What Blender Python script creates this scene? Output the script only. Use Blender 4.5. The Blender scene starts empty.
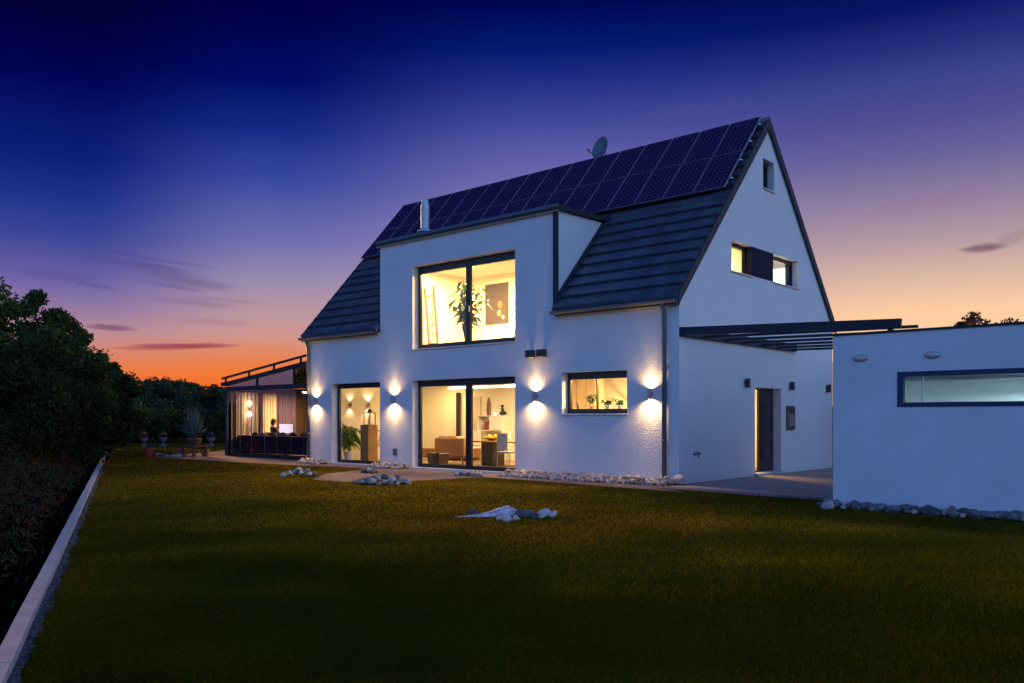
import bpy, math, random
import numpy as np
from mathutils import Vector, Matrix
R = math.radians
random.seed(7); rng = np.random.default_rng(11)
sc = bpy.context.scene
col = sc.collection

# ------------------------------------------------------------------ camera
# world: x along the house front (to the right), y into the house, z up; the corner of the house is the origin
CAM = Vector((9.35, -15.78, 1.4)); RZ = R(41.68); FPX = 857.0
FWD = Vector((-math.sin(RZ), math.cos(RZ), 0)); RGT = Vector((math.cos(RZ), math.sin(RZ), 0))
cd = bpy.data.cameras.new('camera'); cam = bpy.data.objects.new('camera', cd); col.objects.link(cam)
cam.location = CAM; cam.rotation_euler = (R(90), 0, RZ)
cd.sensor_width = 36; cd.lens = 36*FPX/1024; cd.shift_y = 76.5/1024; cd.clip_end = 3000; cd.clip_start = .05
sc.camera = cam

def ray(px, py): return FWD + RGT*((px-512)/FPX) + Vector((0, 0, 1))*((418-py)/FPX)
def on_z(px, py, z=0.):
    d = ray(px, py); return CAM + d*((z-CAM.z)/d.z)
def on_y(px, py, y):
    d = ray(px, py); return CAM + d*((y-CAM.y)/d.y)
def on_x(px, py, x):
    d = ray(px, py); return CAM + d*((x-CAM.x)/d.x)
def at_depth(px, py, dep): return CAM + ray(px, py)*dep

# ------------------------------------------------------------------ mesh builder
ORG = {}
class MB:
    def __init__(s): s.v = []; s.f = []; s.m = []; s.cur = 0
    def add(s, vs, fs):
        n = len(s.v); s.v += [tuple(p) for p in vs]
        for f in fs: s.f.append(tuple(i+n for i in f)); s.m.append(s.cur)
        return s
    def poly(s, pts): return s.add(pts, [tuple(range(len(pts)))])
    def box(s, x0, x1, y0, y1, z0, z1):
        if x0 > x1: x0, x1 = x1, x0
        if y0 > y1: y0, y1 = y1, y0
        if z0 > z1: z0, z1 = z1, z0
        v = [(x, y, z) for z in (z0, z1) for y in (y0, y1) for x in (x0, x1)]
        return s.add(v, [(0,2,3,1),(4,5,7,6),(0,1,5,4),(2,6,7,3),(0,4,6,2),(1,3,7,5)])
    def beam(s, p0, p1, w, h, up=(0,0,1)):
        p0, p1 = Vector(p0), Vector(p1); d = (p1-p0).normalized(); u = Vector(up)
        if abs(d.dot(u)) > .98: u = Vector((0,1,0))
        a = d.cross(u).normalized()*(w/2); b = a.cross(d).normalized()*(h/2)
        v = [p+i*a+j*b for p in (p0, p1) for i, j in ((-1,-1),(1,-1),(1,1),(-1,1))]
        return s.add(v, [(0,1,2,3),(7,6,5,4),(0,4,5,1),(1,5,6,2),(2,6,7,3),(3,7,4,0)])
    def tube(s, pts, rad, n=10, cap=True):
        pts = [Vector(p) for p in pts]
        if not isinstance(rad, (list, tuple)): rad = [rad]*len(pts)
        vs = []; fs = []; pa = None
        for i, p in enumerate(pts):
            d = (pts[min(i+1, len(pts)-1)]-pts[max(i-1, 0)])
            d = d.normalized() if d.length > 1e-9 else Vector((0,0,1))
            if pa is None:
                pa = d.cross(Vector((0,0,1)) if abs(d.z) < .9 else Vector((1,0,0))).normalized()
            a = (pa - d*pa.dot(d)).normalized(); pa = a; b = d.cross(a)
            for k in range(n):
                t = 2*math.pi*k/n; vs.append(p+(a*math.cos(t)+b*math.sin(t))*rad[i])
        for i in range(len(pts)-1):
            for k in range(n):
                fs.append((i*n+k, i*n+(k+1) % n, (i+1)*n+(k+1) % n, (i+1)*n+k))
        if cap: fs.append(tuple(range(n-1, -1, -1))); fs.append(tuple(range((len(pts)-1)*n, len(pts)*n)))
        return s.add(vs, fs)
    def lathe(s, c, prof, n=20):
        c = Vector(c); vs = []; fs = []
        for r, z in prof:
            for k in range(n):
                t = 2*math.pi*k/n; vs.append(c+Vector((r*math.cos(t), r*math.sin(t), z)))
        for i in range(len(prof)-1):
            for k in range(n): fs.append((i*n+k, i*n+(k+1) % n, (i+1)*n+(k+1) % n, (i+1)*n+k))
        return s.add(vs, fs)
    def ball(s, c, r, n=12, sc_=(1,1,1)):
        prof = [(math.sin(math.pi*i/n)*1.0, -math.cos(math.pi*i/n)) for i in range(n+1)]
        vs = []; fs = []; m = 2*n
        for a, z in prof:
            for k in range(m):
                t = 2*math.pi*k/m
                vs.append((c[0]+r*sc_[0]*max(a, 1e-4)*math.cos(t), c[1]+r*sc_[1]*max(a, 1e-4)*math.sin(t), c[2]+r*sc_[2]*z))
        for i in range(n):
            for k in range(m): fs.append((i*m+k, i*m+(k+1) % m, (i+1)*m+(k+1) % m, (i+1)*m+k))
        return s.add(vs, fs)
    def prism(s, outline, axis, a0, a1):
        """outline of 2-D points extruded along an axis (0, 1 or 2)"""
        def P(q, a):
            return {0: (a, q[0], q[1]), 1: (q[0], a, q[1]), 2: (q[0], q[1], a)}[axis]
        n = len(outline)
        vs = [P(q, a0) for q in outline]+[P(q, a1) for q in outline]
        fs = [tuple(range(n-1, -1, -1)), tuple(range(n, 2*n))]+[(i, (i+1) % n, n+(i+1) % n, n+i) for i in range(n)]
        return s.add(vs, fs)
    def xf(s, M):
        s.v = [tuple(M @ Vector(p)) for p in s.v]; return s
    def build(s, name, mat, parent=None, smooth=False, bevel=0, org=None):
        me = bpy.data.meshes.new(name)
        o_ = Vector(org) if org is not None else (ORG.get(parent.name, Vector()) if parent else Vector())
        me.from_pydata([(p[0]-o_.x, p[1]-o_.y, p[2]-o_.z) for p in s.v], [], s.f)
        ms = mat if isinstance(mat, (list, tuple)) else [mat]
        for m in ms: me.materials.append(m)
        if len(ms) > 1: me.polygons.foreach_set('material_index', s.m)
        if smooth: me.polygons.foreach_set('use_smooth', [True]*len(me.polygons))
        me.update()
        ob = bpy.data.objects.new(name, me); col.objects.link(ob)
        if parent: ob.parent = parent
        else: ob.location = o_
        ORG[ob.name] = o_
        if bevel:
            b = ob.modifiers.new('bevel', 'BEVEL'); b.width = bevel; b.segments = 2; b.limit_method = 'ANGLE'
        return ob

def tag(o, label=None, cat=None, group=None, kind=None):
    if label: o['label'] = label
    if cat: o['category'] = cat
    if group: o['group'] = group
    if kind: o['kind'] = kind
    return o
def thing(name, label, cat, loc=(0,0,0), group=None, rz=0):
    o = bpy.data.objects.new(name, None); col.objects.link(o); o.location = loc; o.rotation_euler = (0,0,rz)
    o.empty_display_size = .1
    ORG[o.name] = Vector(loc) if rz == 0 else Vector()
    return tag(o, label, cat, group)
def copy_tree(o, parent=None):
    c = o.copy(); col.objects.link(c)
    if parent: c.parent = parent
    ORG[c.name] = ORG.get(o.name, Vector())
    for ch in list(o.children): copy_tree(ch, c)
    return c
def light(name, kind, loc, power, colr, parent, **kw):
    ld = bpy.data.lights.new(name, kind); ld.energy = power; ld.color = colr
    rot = kw.pop('rot', (0,0,0))
    for k, v in kw.items(): setattr(ld, k, v)
    o = bpy.data.objects.new(name, ld); col.objects.link(o); o.parent = parent
    o.location = Vector(loc)-ORG.get(parent.name, Vector()); o.rotation_euler = rot
    return o

# ------------------------------------------------------------------ materials
def mat(name, color, rough=.6, metal=0., noise=0., nscale=8., bump=0., bscale=40., spec=.5, emit=None, estr=0., coat=0., objvar=0.):
    m = bpy.data.materials.new(name); m.use_nodes = True; nt = m.node_tree; N = nt.nodes; L = nt.links
    b = N['Principled BSDF']
    b.inputs['Roughness'].default_value = rough; b.inputs['Metallic'].default_value = metal
    b.inputs['Base Color'].default_value = (*color, 1); b.inputs['Specular IOR Level'].default_value = spec
    b.inputs['Coat Weight'].default_value = coat
    tc = N.new('ShaderNodeTexCoord')
    src = None
    if noise:
        n = N.new('ShaderNodeTexNoise'); n.inputs['Scale'].default_value = nscale; n.inputs['Detail'].default_value = 6
        L.new(tc.outputs['Object'], n.inputs['Vector'])
        mr = N.new('ShaderNodeMapRange'); mr.inputs['From Min'].default_value = .25; mr.inputs['From Max'].default_value = .75
        mr.inputs['To Min'].default_value = 1-noise; mr.inputs['To Max'].default_value = 1+noise
        L.new(n.outputs['Fac'], mr.inputs['Value'])
        src = mr.outputs['Result']
    if objvar:
        oi = N.new('ShaderNodeObjectInfo'); mr = N.new('ShaderNodeMapRange')
        mr.inputs['To Min'].default_value = 1-objvar; mr.inputs['To Max'].default_value = 1+objvar*.4
        L.new(oi.outputs['Random'], mr.inputs['Value'])
        if src:
            mm = N.new('ShaderNodeMath'); mm.operation = 'MULTIPLY'; L.new(src, mm.inputs[0]); L.new(mr.outputs['Result'], mm.inputs[1]); src = mm.outputs[0]
        else: src = mr.outputs['Result']
    if src:
        vm = N.new('ShaderNodeVectorMath'); vm.operation = 'SCALE'; vm.inputs[0].default_value = color
        L.new(src, vm.inputs['Scale']); L.new(vm.outputs['Vector'], b.inputs['Base Color'])
    if bump:
        n = N.new('ShaderNodeTexNoise'); n.inputs['Scale'].default_value = bscale; n.inputs['Detail'].default_value = 4
        L.new(tc.outputs['Object'], n.inputs['Vector'])
        bp = N.new('ShaderNodeBump'); bp.inputs['Strength'].default_value = 1; bp.inputs['Distance'].default_value = bump
        L.new(n.outputs['Fac'], bp.inputs['Height']); L.new(bp.outputs['Normal'], b.inputs['Normal'])
    if emit:
        b.inputs['Emission Color'].default_value = (*emit, 1); b.inputs['Emission Strength'].default_value = estr
    return m

def mat_glass(name, tint=(1,1,1), refl=.06):
    m = bpy.data.materials.new(name); m.use_nodes = True; nt = m.node_tree; N = nt.nodes; L = nt.links
    N.remove(N['Principled BSDF']); out = N['Material Output']
    t = N.new('ShaderNodeBsdfTransparent'); t.inputs['Color'].default_value = (*tint, 1)
    g = N.new('ShaderNodeBsdfGlossy'); g.inputs['Roughness'].default_value = .01
    lw = N.new('ShaderNodeLayerWeight'); pw_ = N.new('ShaderNodeMath'); pw_.operation = 'POWER'; pw_.inputs[1].default_value = 5
    L.new(lw.outputs['Facing'], pw_.inputs[0]); fr = N.new('ShaderNodeMath'); fr.operation = 'MULTIPLY_ADD'; fr.inputs[1].default_value = .9; fr.inputs[2].default_value = refl/2
    L.new(pw_.outputs[0], fr.inputs[0])
    lw.inputs['Blend'].default_value = .5
    mx = N.new('ShaderNodeMixShader'); L.new(fr.outputs[0], mx.inputs[0]); L.new(t.outputs[0], mx.inputs[1]); L.new(g.outputs[0], mx.inputs[2])
    L.new(mx.outputs[0], out.inputs['Surface']); return m

def mat_emit(name, colr, s):
    m = bpy.data.materials.new(name); m.use_nodes = True; N = m.node_tree.nodes
    b = N['Principled BSDF']; b.inputs['Base Color'].default_value = (.8,.8,.8,1)
    b.inputs['Emission Color'].default_value = (*colr, 1); b.inputs['Emission Strength'].default_value = s
    return m

def mat_two(name, c1, c2, scale, lo=.4, hi=.6, rough=.9, bump=0, c3=None, s3=60, spec=.0):
    """two colours in noise patches, a third finer one multiplied in"""
    m = bpy.data.materials.new(name); m.use_nodes = True; nt = m.node_tree; N = nt.nodes; L = nt.links
    b = N['Principled BSDF']; b.inputs['Roughness'].default_value = rough; b.inputs['Specular IOR Level'].default_value = spec
    tc = N.new('ShaderNodeTexCoord')
    n = N.new('ShaderNodeTexNoise'); n.inputs['Scale'].default_value = scale; n.inputs['Detail'].default_value = 8; n.inputs['Roughness'].default_value = .65
    L.new(tc.outputs['Object'], n.inputs['Vector'])
    r = N.new('ShaderNodeValToRGB'); r.color_ramp.elements[0].position = lo; r.color_ramp.elements[1].position = hi
    r.color_ramp.elements[0].color = (*c1, 1); r.color_ramp.elements[1].color = (*c2, 1)
    L.new(n.outputs['Fac'], r.inputs['Fac'])
    n2 = N.new('ShaderNodeTexNoise'); n2.inputs['Scale'].default_value = s3; n2.inputs['Detail'].default_value = 5
    L.new(tc.outputs['Object'], n2.inputs['Vector'])
    mr = N.new('ShaderNodeMapRange'); mr.inputs['From Min'].default_value = .3; mr.inputs['From Max'].default_value = .7
    mr.inputs['To Min'].default_value = .55; mr.inputs['To Max'].default_value = 1.4; L.new(n2.outputs['Fac'], mr.inputs['Value'])
    vm = N.new('ShaderNodeVectorMath'); vm.operation = 'SCALE'; L.new(r.outputs['Color'], vm.inputs[0]); L.new(mr.outputs['Result'], vm.inputs['Scale'])
    L.new(vm.outputs['Vector'], b.inputs['Base Color'])
    if bump:
        bp = N.new('ShaderNodeBump'); bp.inputs['Strength'].default_value = 1; bp.inputs['Distance'].default_value = bump
        L.new(n2.outputs['Fac'], bp.inputs['Height']); L.new(bp.outputs['Normal'], b.inputs['Normal'])
    return m

def mat_brick(name, c1, c2, cm, bw, bh, mortar, rough=.8, rot=0, bump=.004, spec=.3):
    m = bpy.data.materials.new(name); m.use_nodes = True; nt = m.node_tree; N = nt.nodes; L = nt.links
    b = N['Principled BSDF']; b.inputs['Roughness'].default_value = rough; b.inputs['Specular IOR Level'].default_value = spec
    tc = N.new('ShaderNodeTexCoord'); mp = N.new('ShaderNodeMapping'); mp.inputs['Rotation'].default_value = (0,0,rot)
    L.new(tc.outputs['Object'], mp.inputs['Vector'])
    br = N.new('ShaderNodeTexBrick'); br.inputs['Scale'].default_value = 1; br.inputs['Brick Width'].default_value = bw; br.inputs['Row Height'].default_value = bh
    br.inputs['Mortar Size'].default_value = mortar; br.inputs['Color1'].default_value = (*c1,1); br.inputs['Color2'].default_value = (*c2,1); br.inputs['Mortar'].default_value = (*cm,1)
    L.new(mp.outputs[0], br.inputs['Vector'])
    n2 = N.new('ShaderNodeTexNoise'); n2.inputs['Scale'].default_value = 30; n2.inputs['Detail'].default_value = 6; L.new(tc.outputs['Object'], n2.inputs['Vector'])
    mr = N.new('ShaderNodeMapRange'); mr.inputs['From Min'].default_value = .3; mr.inputs['From Max'].default_value = .7; mr.inputs['To Min'].default_value = .65; mr.inputs['To Max'].default_value = 1.25
    L.new(n2.outputs['Fac'], mr.inputs['Value'])
    vm = N.new('ShaderNodeVectorMath'); vm.operation = 'SCALE'; L.new(br.outputs['Color'], vm.inputs[0]); L.new(mr.outputs['Result'], vm.inputs['Scale'])
    L.new(vm.outputs['Vector'], b.inputs['Base Color'])
    bp = N.new('ShaderNodeBump'); bp.inputs['Strength'].default_value = 1; bp.inputs['Distance'].default_value = bump; bp.invert = True
    L.new(br.outputs['Fac'], bp.inputs['Height']); L.new(bp.outputs['Normal'], b.inputs['Normal'])
    return m

def mat_pv():
    """solar cells: dark blue squares with pale diamonds where their clipped corners meet"""
    m = bpy.data.materials.new('solar_cells'); m.use_nodes = True; nt = m.node_tree; N = nt.nodes; L = nt.links
    b = N['Principled BSDF']; b.inputs['Roughness'].default_value = .16; b.inputs['Specular IOR Level'].default_value = .4
    tc = N.new('ShaderNodeTexCoord'); sp = N.new('ShaderNodeSeparateXYZ'); L.new(tc.outputs['Object'], sp.inputs[0])
    def math_(op, a, bb=None, **k):
        n = N.new('ShaderNodeMath'); n.operation = op
        for i, x in enumerate((a, bb)):
            if x is None: continue
            if isinstance(x, (int, float)): n.inputs[i].default_value = x
            else: L.new(x, n.inputs[i])
        return n.outputs[0]
    def cell(o):
        f = math_('FRACT', math_('ADD', math_('DIVIDE', o, .1275), 100.5)); return math_('ABSOLUTE', math_('SUBTRACT', f, .5))
    # after the shift fract=.5 at the corners of cells: distance to the nearest corner line
    fx, fy = cell(sp.outputs['X']), cell(sp.outputs['Y'])
    dia = math_('LESS_THAN', math_('ADD', fx, fy), .17)
    lin = math_('LESS_THAN', math_('MINIMUM', fx, fy), .018)
    mk = math_('MAXIMUM', dia, math_('MULTIPLY', lin, .35))
    n = N.new('ShaderNodeTexNoise'); n.inputs['Scale'].default_value = 3; L.new(tc.outputs['Object'], n.inputs['Vector'])
    mx = N.new('ShaderNodeMix'); mx.data_type = 'RGBA'
    mx.inputs['A'].default_value = (.042,.023,.078,1); mx.inputs['B'].default_value = (.21,.19,.32,1)
    L.new(mk, mx.inputs['Factor']); L.new(mx.outputs['Result'], b.inputs['Base Color'])
    b.inputs['Coat Weight'].default_value = .5; b.inputs['Coat Roughness'].default_value = .08
    return m

M = {}
M['render'] = mat('white_render', (.78,.775,.76), .9, noise=.03, nscale=1.2, bump=.014, bscale=30, spec=.2)
M['render_smooth'] = mat('white_render_fine', (.76,.76,.76), .9, noise=.07, nscale=1.6, bump=.006, bscale=45, spec=.2)
M['inside'] = mat('inside_wall', (.82,.76,.62), .8, noise=.02)
M['ceiling'] = mat('inside_ceiling', (.82,.8,.76), .8)
M['floor'] = mat('floor_boards', (.30,.19,.10), .45, noise=.15, nscale=5)
M['tile'] = mat('roof_tiles', (.085,.105,.14), .5, noise=.18, nscale=14, bump=.004, bscale=30, spec=.5)
def tile_joints(m):
    nt = m.node_tree; N = nt.nodes; L = nt.links; b = N['Principled BSDF']; src = b.inputs['Base Color'].links[0].from_socket
    tc = N.new('ShaderNodeTexCoord'); mp = N.new('ShaderNodeMapping'); mp.inputs['Scale'].default_value = (1, 1.4959, 0)
    L.new(tc.outputs['Object'], mp.inputs['Vector'])
    br = N.new('ShaderNodeTexBrick'); br.inputs['Scale'].default_value = 1; br.inputs['Brick Width'].default_value = .30; br.inputs['Row Height'].default_value = .255*1.4959
    br.inputs['Mortar Size'].default_value = .007; br.inputs['Color1'].default_value = (.78,.78,.78,1); br.inputs['Color2'].default_value = (1.18,1.18,1.18,1); br.inputs['Mortar'].default_value = (.45,.45,.45,1)
    L.new(mp.outputs[0], br.inputs['Vector'])
    vm = N.new('ShaderNodeVectorMath'); vm.operation = 'MULTIPLY'; L.new(src, vm.inputs[0]); L.new(br.outputs['Color'], vm.inputs[1]); L.new(vm.outputs['Vector'], b.inputs['Base Color'])
tile_joints(M['tile'])
M['dark'] = mat('anthracite_metal', (.030,.036,.050), .6, spec=.25, noise=.1)
M['frame'] = mat('window_frame', (.016,.015,.020), .35, spec=.5)
M['zinc'] = mat('gutter_zinc', (.12,.145,.19), .55, metal=.1, spec=.3)
M['soffit'] = mat('eave_board', (.30,.24,.18), .7)
M['steel'] = mat('flue_steel', (.55,.62,.68), .55, metal=.4, noise=.05)
M['sill'] = mat('sill_metal', (.62,.63,.65), .45, metal=.3)
M['glass'] = mat_glass('window_glass')
M['glass_roof'] = mat_glass('roof_glass', (.20,.29,.33), .50)
M['glass_slide'] = mat_glass('sliding_glass', (.88,.82,.88))
M['pv'] = mat_pv()
M['alu'] = mat('aluminium', (.55,.56,.58), .35, metal=.9)
M['lamp_body'] = mat('lamp_body', (.35,.33,.32), .35, metal=.7)
M['lamp_dark'] = mat('lamp_dark', (.03,.032,.04), .45)
M['warm_glow'] = mat_emit('warm_glow', (1,.74,.40), 14)
M['strip_glow'] = mat_emit('strip_glow', (1,.80,.50), 9)
M['dish'] = mat('dish_paint', (.14,.19,.23), .5, metal=.1)
M['dish_arm'] = mat('dish_arm', (.16,.09,.09), .5)
M['stone'] = mat_two('pale_stone', (.46,.39,.34), (.74,.65,.58), 3.5, .35, .65, .85, bump=.006, s3=25)
M['stone_grey'] = mat_two('grey_stone', (.10,.10,.105), (.34,.33,.32), 3, .35, .65, .85, bump=.006, s3=25)
for k in ('stone', 'stone_grey'):
    nt = M[k].node_tree; b = nt.nodes['Principled BSDF']; l = b.inputs['Base Color'].links[0]; srcs = l.from_socket
    oi = nt.nodes.new('ShaderNodeObjectInfo'); mr = nt.nodes.new('ShaderNodeMapRange'); mr.inputs['To Min'].default_value = .55; mr.inputs['To Max'].default_value = 1.15
    vm = nt.nodes.new('ShaderNodeVectorMath'); vm.operation = 'SCALE'
    nt.links.new(oi.outputs['Random'], mr.inputs['Value']); nt.links.new(srcs, vm.inputs[0]); nt.links.new(mr.outputs['Result'], vm.inputs['Scale']); nt.links.new(vm.outputs['Vector'], b.inputs['Base Color'])
M['soil'] = mat_two('lawn_soil', (.045,.046,.007), (.095,.068,.010), .35, .35, .65, 1., bump=.01, s3=45)
M['earth'] = mat_two('wild_earth', (.004,.004,.003), (.009,.007,.005), .4, .35, .65, 1., bump=.03, s3=9)
M['terrace'] = mat_brick('terrace_pavers', (.27,.175,.165), (.22,.15,.145), (.13,.095,.09), .30, .15, .008, .85)
M['drive'] = mat_brick('drive_pavers', (.46,.35,.27), (.54,.42,.33), (.22,.17,.14), .40, .20, .010, .7, bump=.006)
M['cobble'] = mat_brick('cobble_edging', (.24,.22,.22), (.32,.30,.29), (.12,.11,.11), .12, .12, .016, .8, bump=.01)
M['kerb'] = mat('kerb_concrete', (.50,.49,.48), .85, noise=.18, nscale=5, bump=.003, bscale=50)
M['gravel'] = mat_two('kerb_gravel', (.06,.06,.065), (.30,.30,.32), 26, .4, .6, .9, bump=.02, s3=60)
M['wood'] = mat('oak_wood', (.36,.19,.06), .5, noise=.2, nscale=9)
M['wood_dark'] = mat('walnut_wood', (.055,.035,.025), .45, noise=.2, nscale=9)
M['leather'] = mat('tan_leather', (.32,.15,.045), .5, noise=.12)
M['white'] = mat('white_lacquer', (.78,.76,.72), .4)
M['cream'] = mat('cream_fabric', (.70,.62,.50), .9, noise=.05)
M['black'] = mat('black_plastic', (.012,.012,.014), .4)
M['vase'] = mat('brown_vase', (.16,.085,.06), .4)
M['red'] = mat('red_glaze', (.42,.05,.025), .45, noise=.15)
M['terracotta'] = mat('terracotta', (.36,.15,.10), .8, noise=.15)
M['pot'] = mat('pot_pink', (.55,.38,.36), .7)
M['yellow'] = mat('yellow_fruit', (.75,.50,.03), .5)
M['purple'] = mat('plum_fabric', (.035,.016,.036), .95, noise=.2)
M['mauve'] = mat('mauve_fabric', (.17,.12,.19), .95, noise=.15)
M['curtain'] = mat('curtain_yellow', (.80,.70,.46), .9, noise=.05)
M['curtain_white'] = mat('curtain_white', (.75,.70,.68), .9, noise=.05)
M['curtain_mauve'] = mat('curtain_mauve', (.12,.085,.15), .9, noise=.05)
M['screen'] = mat_emit('screen_glow', (.80,.84,1.), 1.15)
M['canvas'] = mat('dark_canvas', (.060,.042,.036), .8, noise=.15, nscale=3)
M['orange'] = mat('orange_paint', (.60,.12,.04), .7)
M['ochre'] = mat('ochre_paint', (.50,.36,.10), .7)
M['garage_in'] = mat('garage_inside', (.70,.76,.75), .7)
M['blue_frame'] = mat('blue_frame', (.006,.014,.085), .35)
M['bulk'] = mat('bulkhead_glass', (.62,.56,.52), .3)
M['leaf'] = mat('tree_leaves', (.060,.088,.024), .8, noise=.55, nscale=1.6, spec=.1)
M['leaf2'] = mat('tree_leaves_olive', (.032,.038,.012), .8, noise=.55, nscale=1.6, spec=.1)
M['leaf3'] = mat('tree_leaves_rust', (.22,.10,.05), .8, noise=.4, nscale=1.6, spec=.1)
M['bark'] = mat('bark', (.05,.038,.028), .95, noise=.3, bump=.02, bscale=12)
M['houseplant'] = mat('houseplant_leaf', (.17,.25,.05), .5, noise=.25, nscale=3)
M['herb'] = mat('herb_leaf', (.42,.42,.04), .6, noise=.25, nscale=9)
M['agave'] = mat('agave_leaf', (.10,.14,.14), .55, noise=.2, nscale=4)
M['weed'] = mat('weed_brown', (.085,.034,.018), 1., noise=.5, nscale=.8, spec=.05)
M['maple'] = mat('maple_wood', (.50,.36,.17), .5, noise=.12, nscale=6)
M['fence'] = mat('fence_wood', (.22,.075,.04), .8, noise=.2)
M['hill'] = mat_two('hill_ground', (.012,.02,.012), (.022,.03,.015), .03, .4, .6, 1., s3=.4)
M['skin'] = mat('skin', (.45,.27,.19), .6)
M['shirt'] = mat('shirt', (.10,.075,.11), .9)
M['hair'] = mat('hair', (.022,.015,.012), .8)

# ------------------------------------------------------------------ sky
def build_world():
    w = bpy.data.worlds.new('World'); sc.world = w; w.use_nodes = True
    nt = w.node_tree; N = nt.nodes; L = nt.links
    bg = N['Background']
    tc = N.new('ShaderNodeTexCoord'); sp = N.new('ShaderNodeSeparateXYZ'); L.new(tc.outputs['Generated'], sp.inputs[0])
    def m_(op, a, b=None, c=None, clamp=False):
        n = N.new('ShaderNodeMath'); n.operation = op; n.use_clamp = clamp
        for i, x in enumerate((a, b, c)):
            if x is None: continue
            if isinstance(x, (int, float)): n.inputs[i].default_value = x
            else: L.new(x, n.inputs[i])
        return n.outputs[0]
    X, Y, Z = sp.outputs
    hl = m_('MAXIMUM', m_('SQRT', m_('ADD', m_('MULTIPLY', X, X), m_('MULTIPLY', Y, Y))), .001)
    a = m_('DIVIDE', m_('ADD', m_('MULTIPLY', X, RGT.x), m_('MULTIPLY', Y, RGT.y)), hl)
    b = m_('DIVIDE', m_('ADD', m_('MULTIPLY', X, FWD.x), m_('MULTIPLY', Y, FWD.y)), hl)
    az = m_('ARCTAN2', a, b); el = m_('ARCSINE', Z)
    eln = m_('DIVIDE', el, math.pi/2, clamp=True)
    def lin(c): return tuple(((v/255+.055)/1.055)**2.4 if v > 10 else v/255/12.92 for v in c)
    def ramp(stops):
        r = N.new('ShaderNodeValToRGB'); cr = r.color_ramp
        while len(cr.elements) < len(stops): cr.elements.new(.5)
        for e, (d, c) in zip(cr.elements, stops):
            e.position = d/90; e.color = (*lin(c), 1)
        L.new(eln, r.inputs['Fac']); return r.outputs['Color']
    def column(px, stops):
        """stops given as picture rows of one sky column, turned into elevations"""
        h = math.hypot(FPX, px-512)
        return ramp([(math.degrees(math.atan((418-y)/h)), c) for y, c in stops]+[(40, (0,1,34)), (90, (0,1,26))])
    c1 = column(80, [(418,(250,104,44)),(385,(246,114,50)),(370,(238,122,64)),(350,(212,134,112)),(330,(182,138,150)),(305,(140,117,163)),(280,(106,97,166)),(240,(60,70,152)),(200,(28,50,140)),(160,(10,30,122)),(80,(0,2,86)),(10,(0,0,52))])
    c2 = column(260, [(418,(250,100,36)),(385,(246,112,42)),(370,(240,122,56)),(352,(226,136,96)),(335,(208,150,142)),(310,(186,150,160)),(280,(152,138,174)),(240,(110,110,176)),(180,(58,73,160)),(130,(20,42,134)),(80,(0,10,102)),(10,(0,0,74))])
    c3 = column(515, [(418,(255,150,90)),(340,(230,165,150)),(280,(180,150,175)),(220,(130,124,176)),(160,(96,95,170)),(120,(62,70,152)),(80,(30,45,132)),(50,(4,26,112)),(5,(0,5,86)),(-60,(0,2,66))])
    c4 = column(900, [(418,(255,214,165)),(312,(255,205,162)),(280,(222,184,164)),(240,(178,152,162)),(200,(143,125,160)),(160,(106,100,156)),(120,(80,79,148)),(80,(60,67,143)),(50,(38,48,126)),(10,(9,20,102)),(-60,(2,8,72))])
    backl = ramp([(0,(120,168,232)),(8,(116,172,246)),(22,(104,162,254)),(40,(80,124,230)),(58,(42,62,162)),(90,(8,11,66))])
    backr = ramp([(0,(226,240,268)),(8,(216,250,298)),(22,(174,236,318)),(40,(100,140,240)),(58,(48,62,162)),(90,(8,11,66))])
    def smooth(v, lo, hi):
        n = N.new('ShaderNodeMapRange'); n.interpolation_type = 'SMOOTHSTEP'; n.inputs['From Min'].default_value = lo; n.inputs['From Max'].default_value = hi
        L.new(v, n.inputs['Value']); return n.outputs['Result']
    def mix(f, c1, c2, mode='MIX'):
        n = N.new('ShaderNodeMix'); n.data_type = 'RGBA'; n.blend_type = mode
        if isinstance(f, (int, float)): n.inputs['Factor'].default_value = f
        else: L.new(f, n.inputs['Factor'])
        for s, c in (('A', c1), ('B', c2)):
            if isinstance(c, tuple): n.inputs[s].default_value = (*c, 1)
            else: L.new(c, n.inputs[s])
        return n.outputs['Result']
    front = mix(smooth(az, -.47, -.27), c1, c2); front = mix(smooth(az, -.27, .03), front, c3); front = mix(smooth(az, .03, .43), front, c4)
    back = mix(smooth(a, -.5, .6), backl, backr)  # unseen sky behind the camera, brightened to light the house walls
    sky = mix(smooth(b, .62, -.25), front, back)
    # clouds: long thin streaks with soft ragged edges
    cmb = N.new('ShaderNodeCombineXYZ'); L.new(m_('MULTIPLY', az, 9.), cmb.inputs[0]); L.new(m_('MULTIPLY', el, 75.), cmb.inputs[1])
    n1 = N.new('ShaderNodeTexNoise'); n1.inputs['Scale'].default_value = 1.; n1.inputs['Detail'].default_value = 7; n1.inputs['Roughness'].default_value = .6
    L.new(cmb.outputs[0], n1.inputs['Vector']); nz = m_('SUBTRACT', n1.outputs['Fac'], .5)
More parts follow.
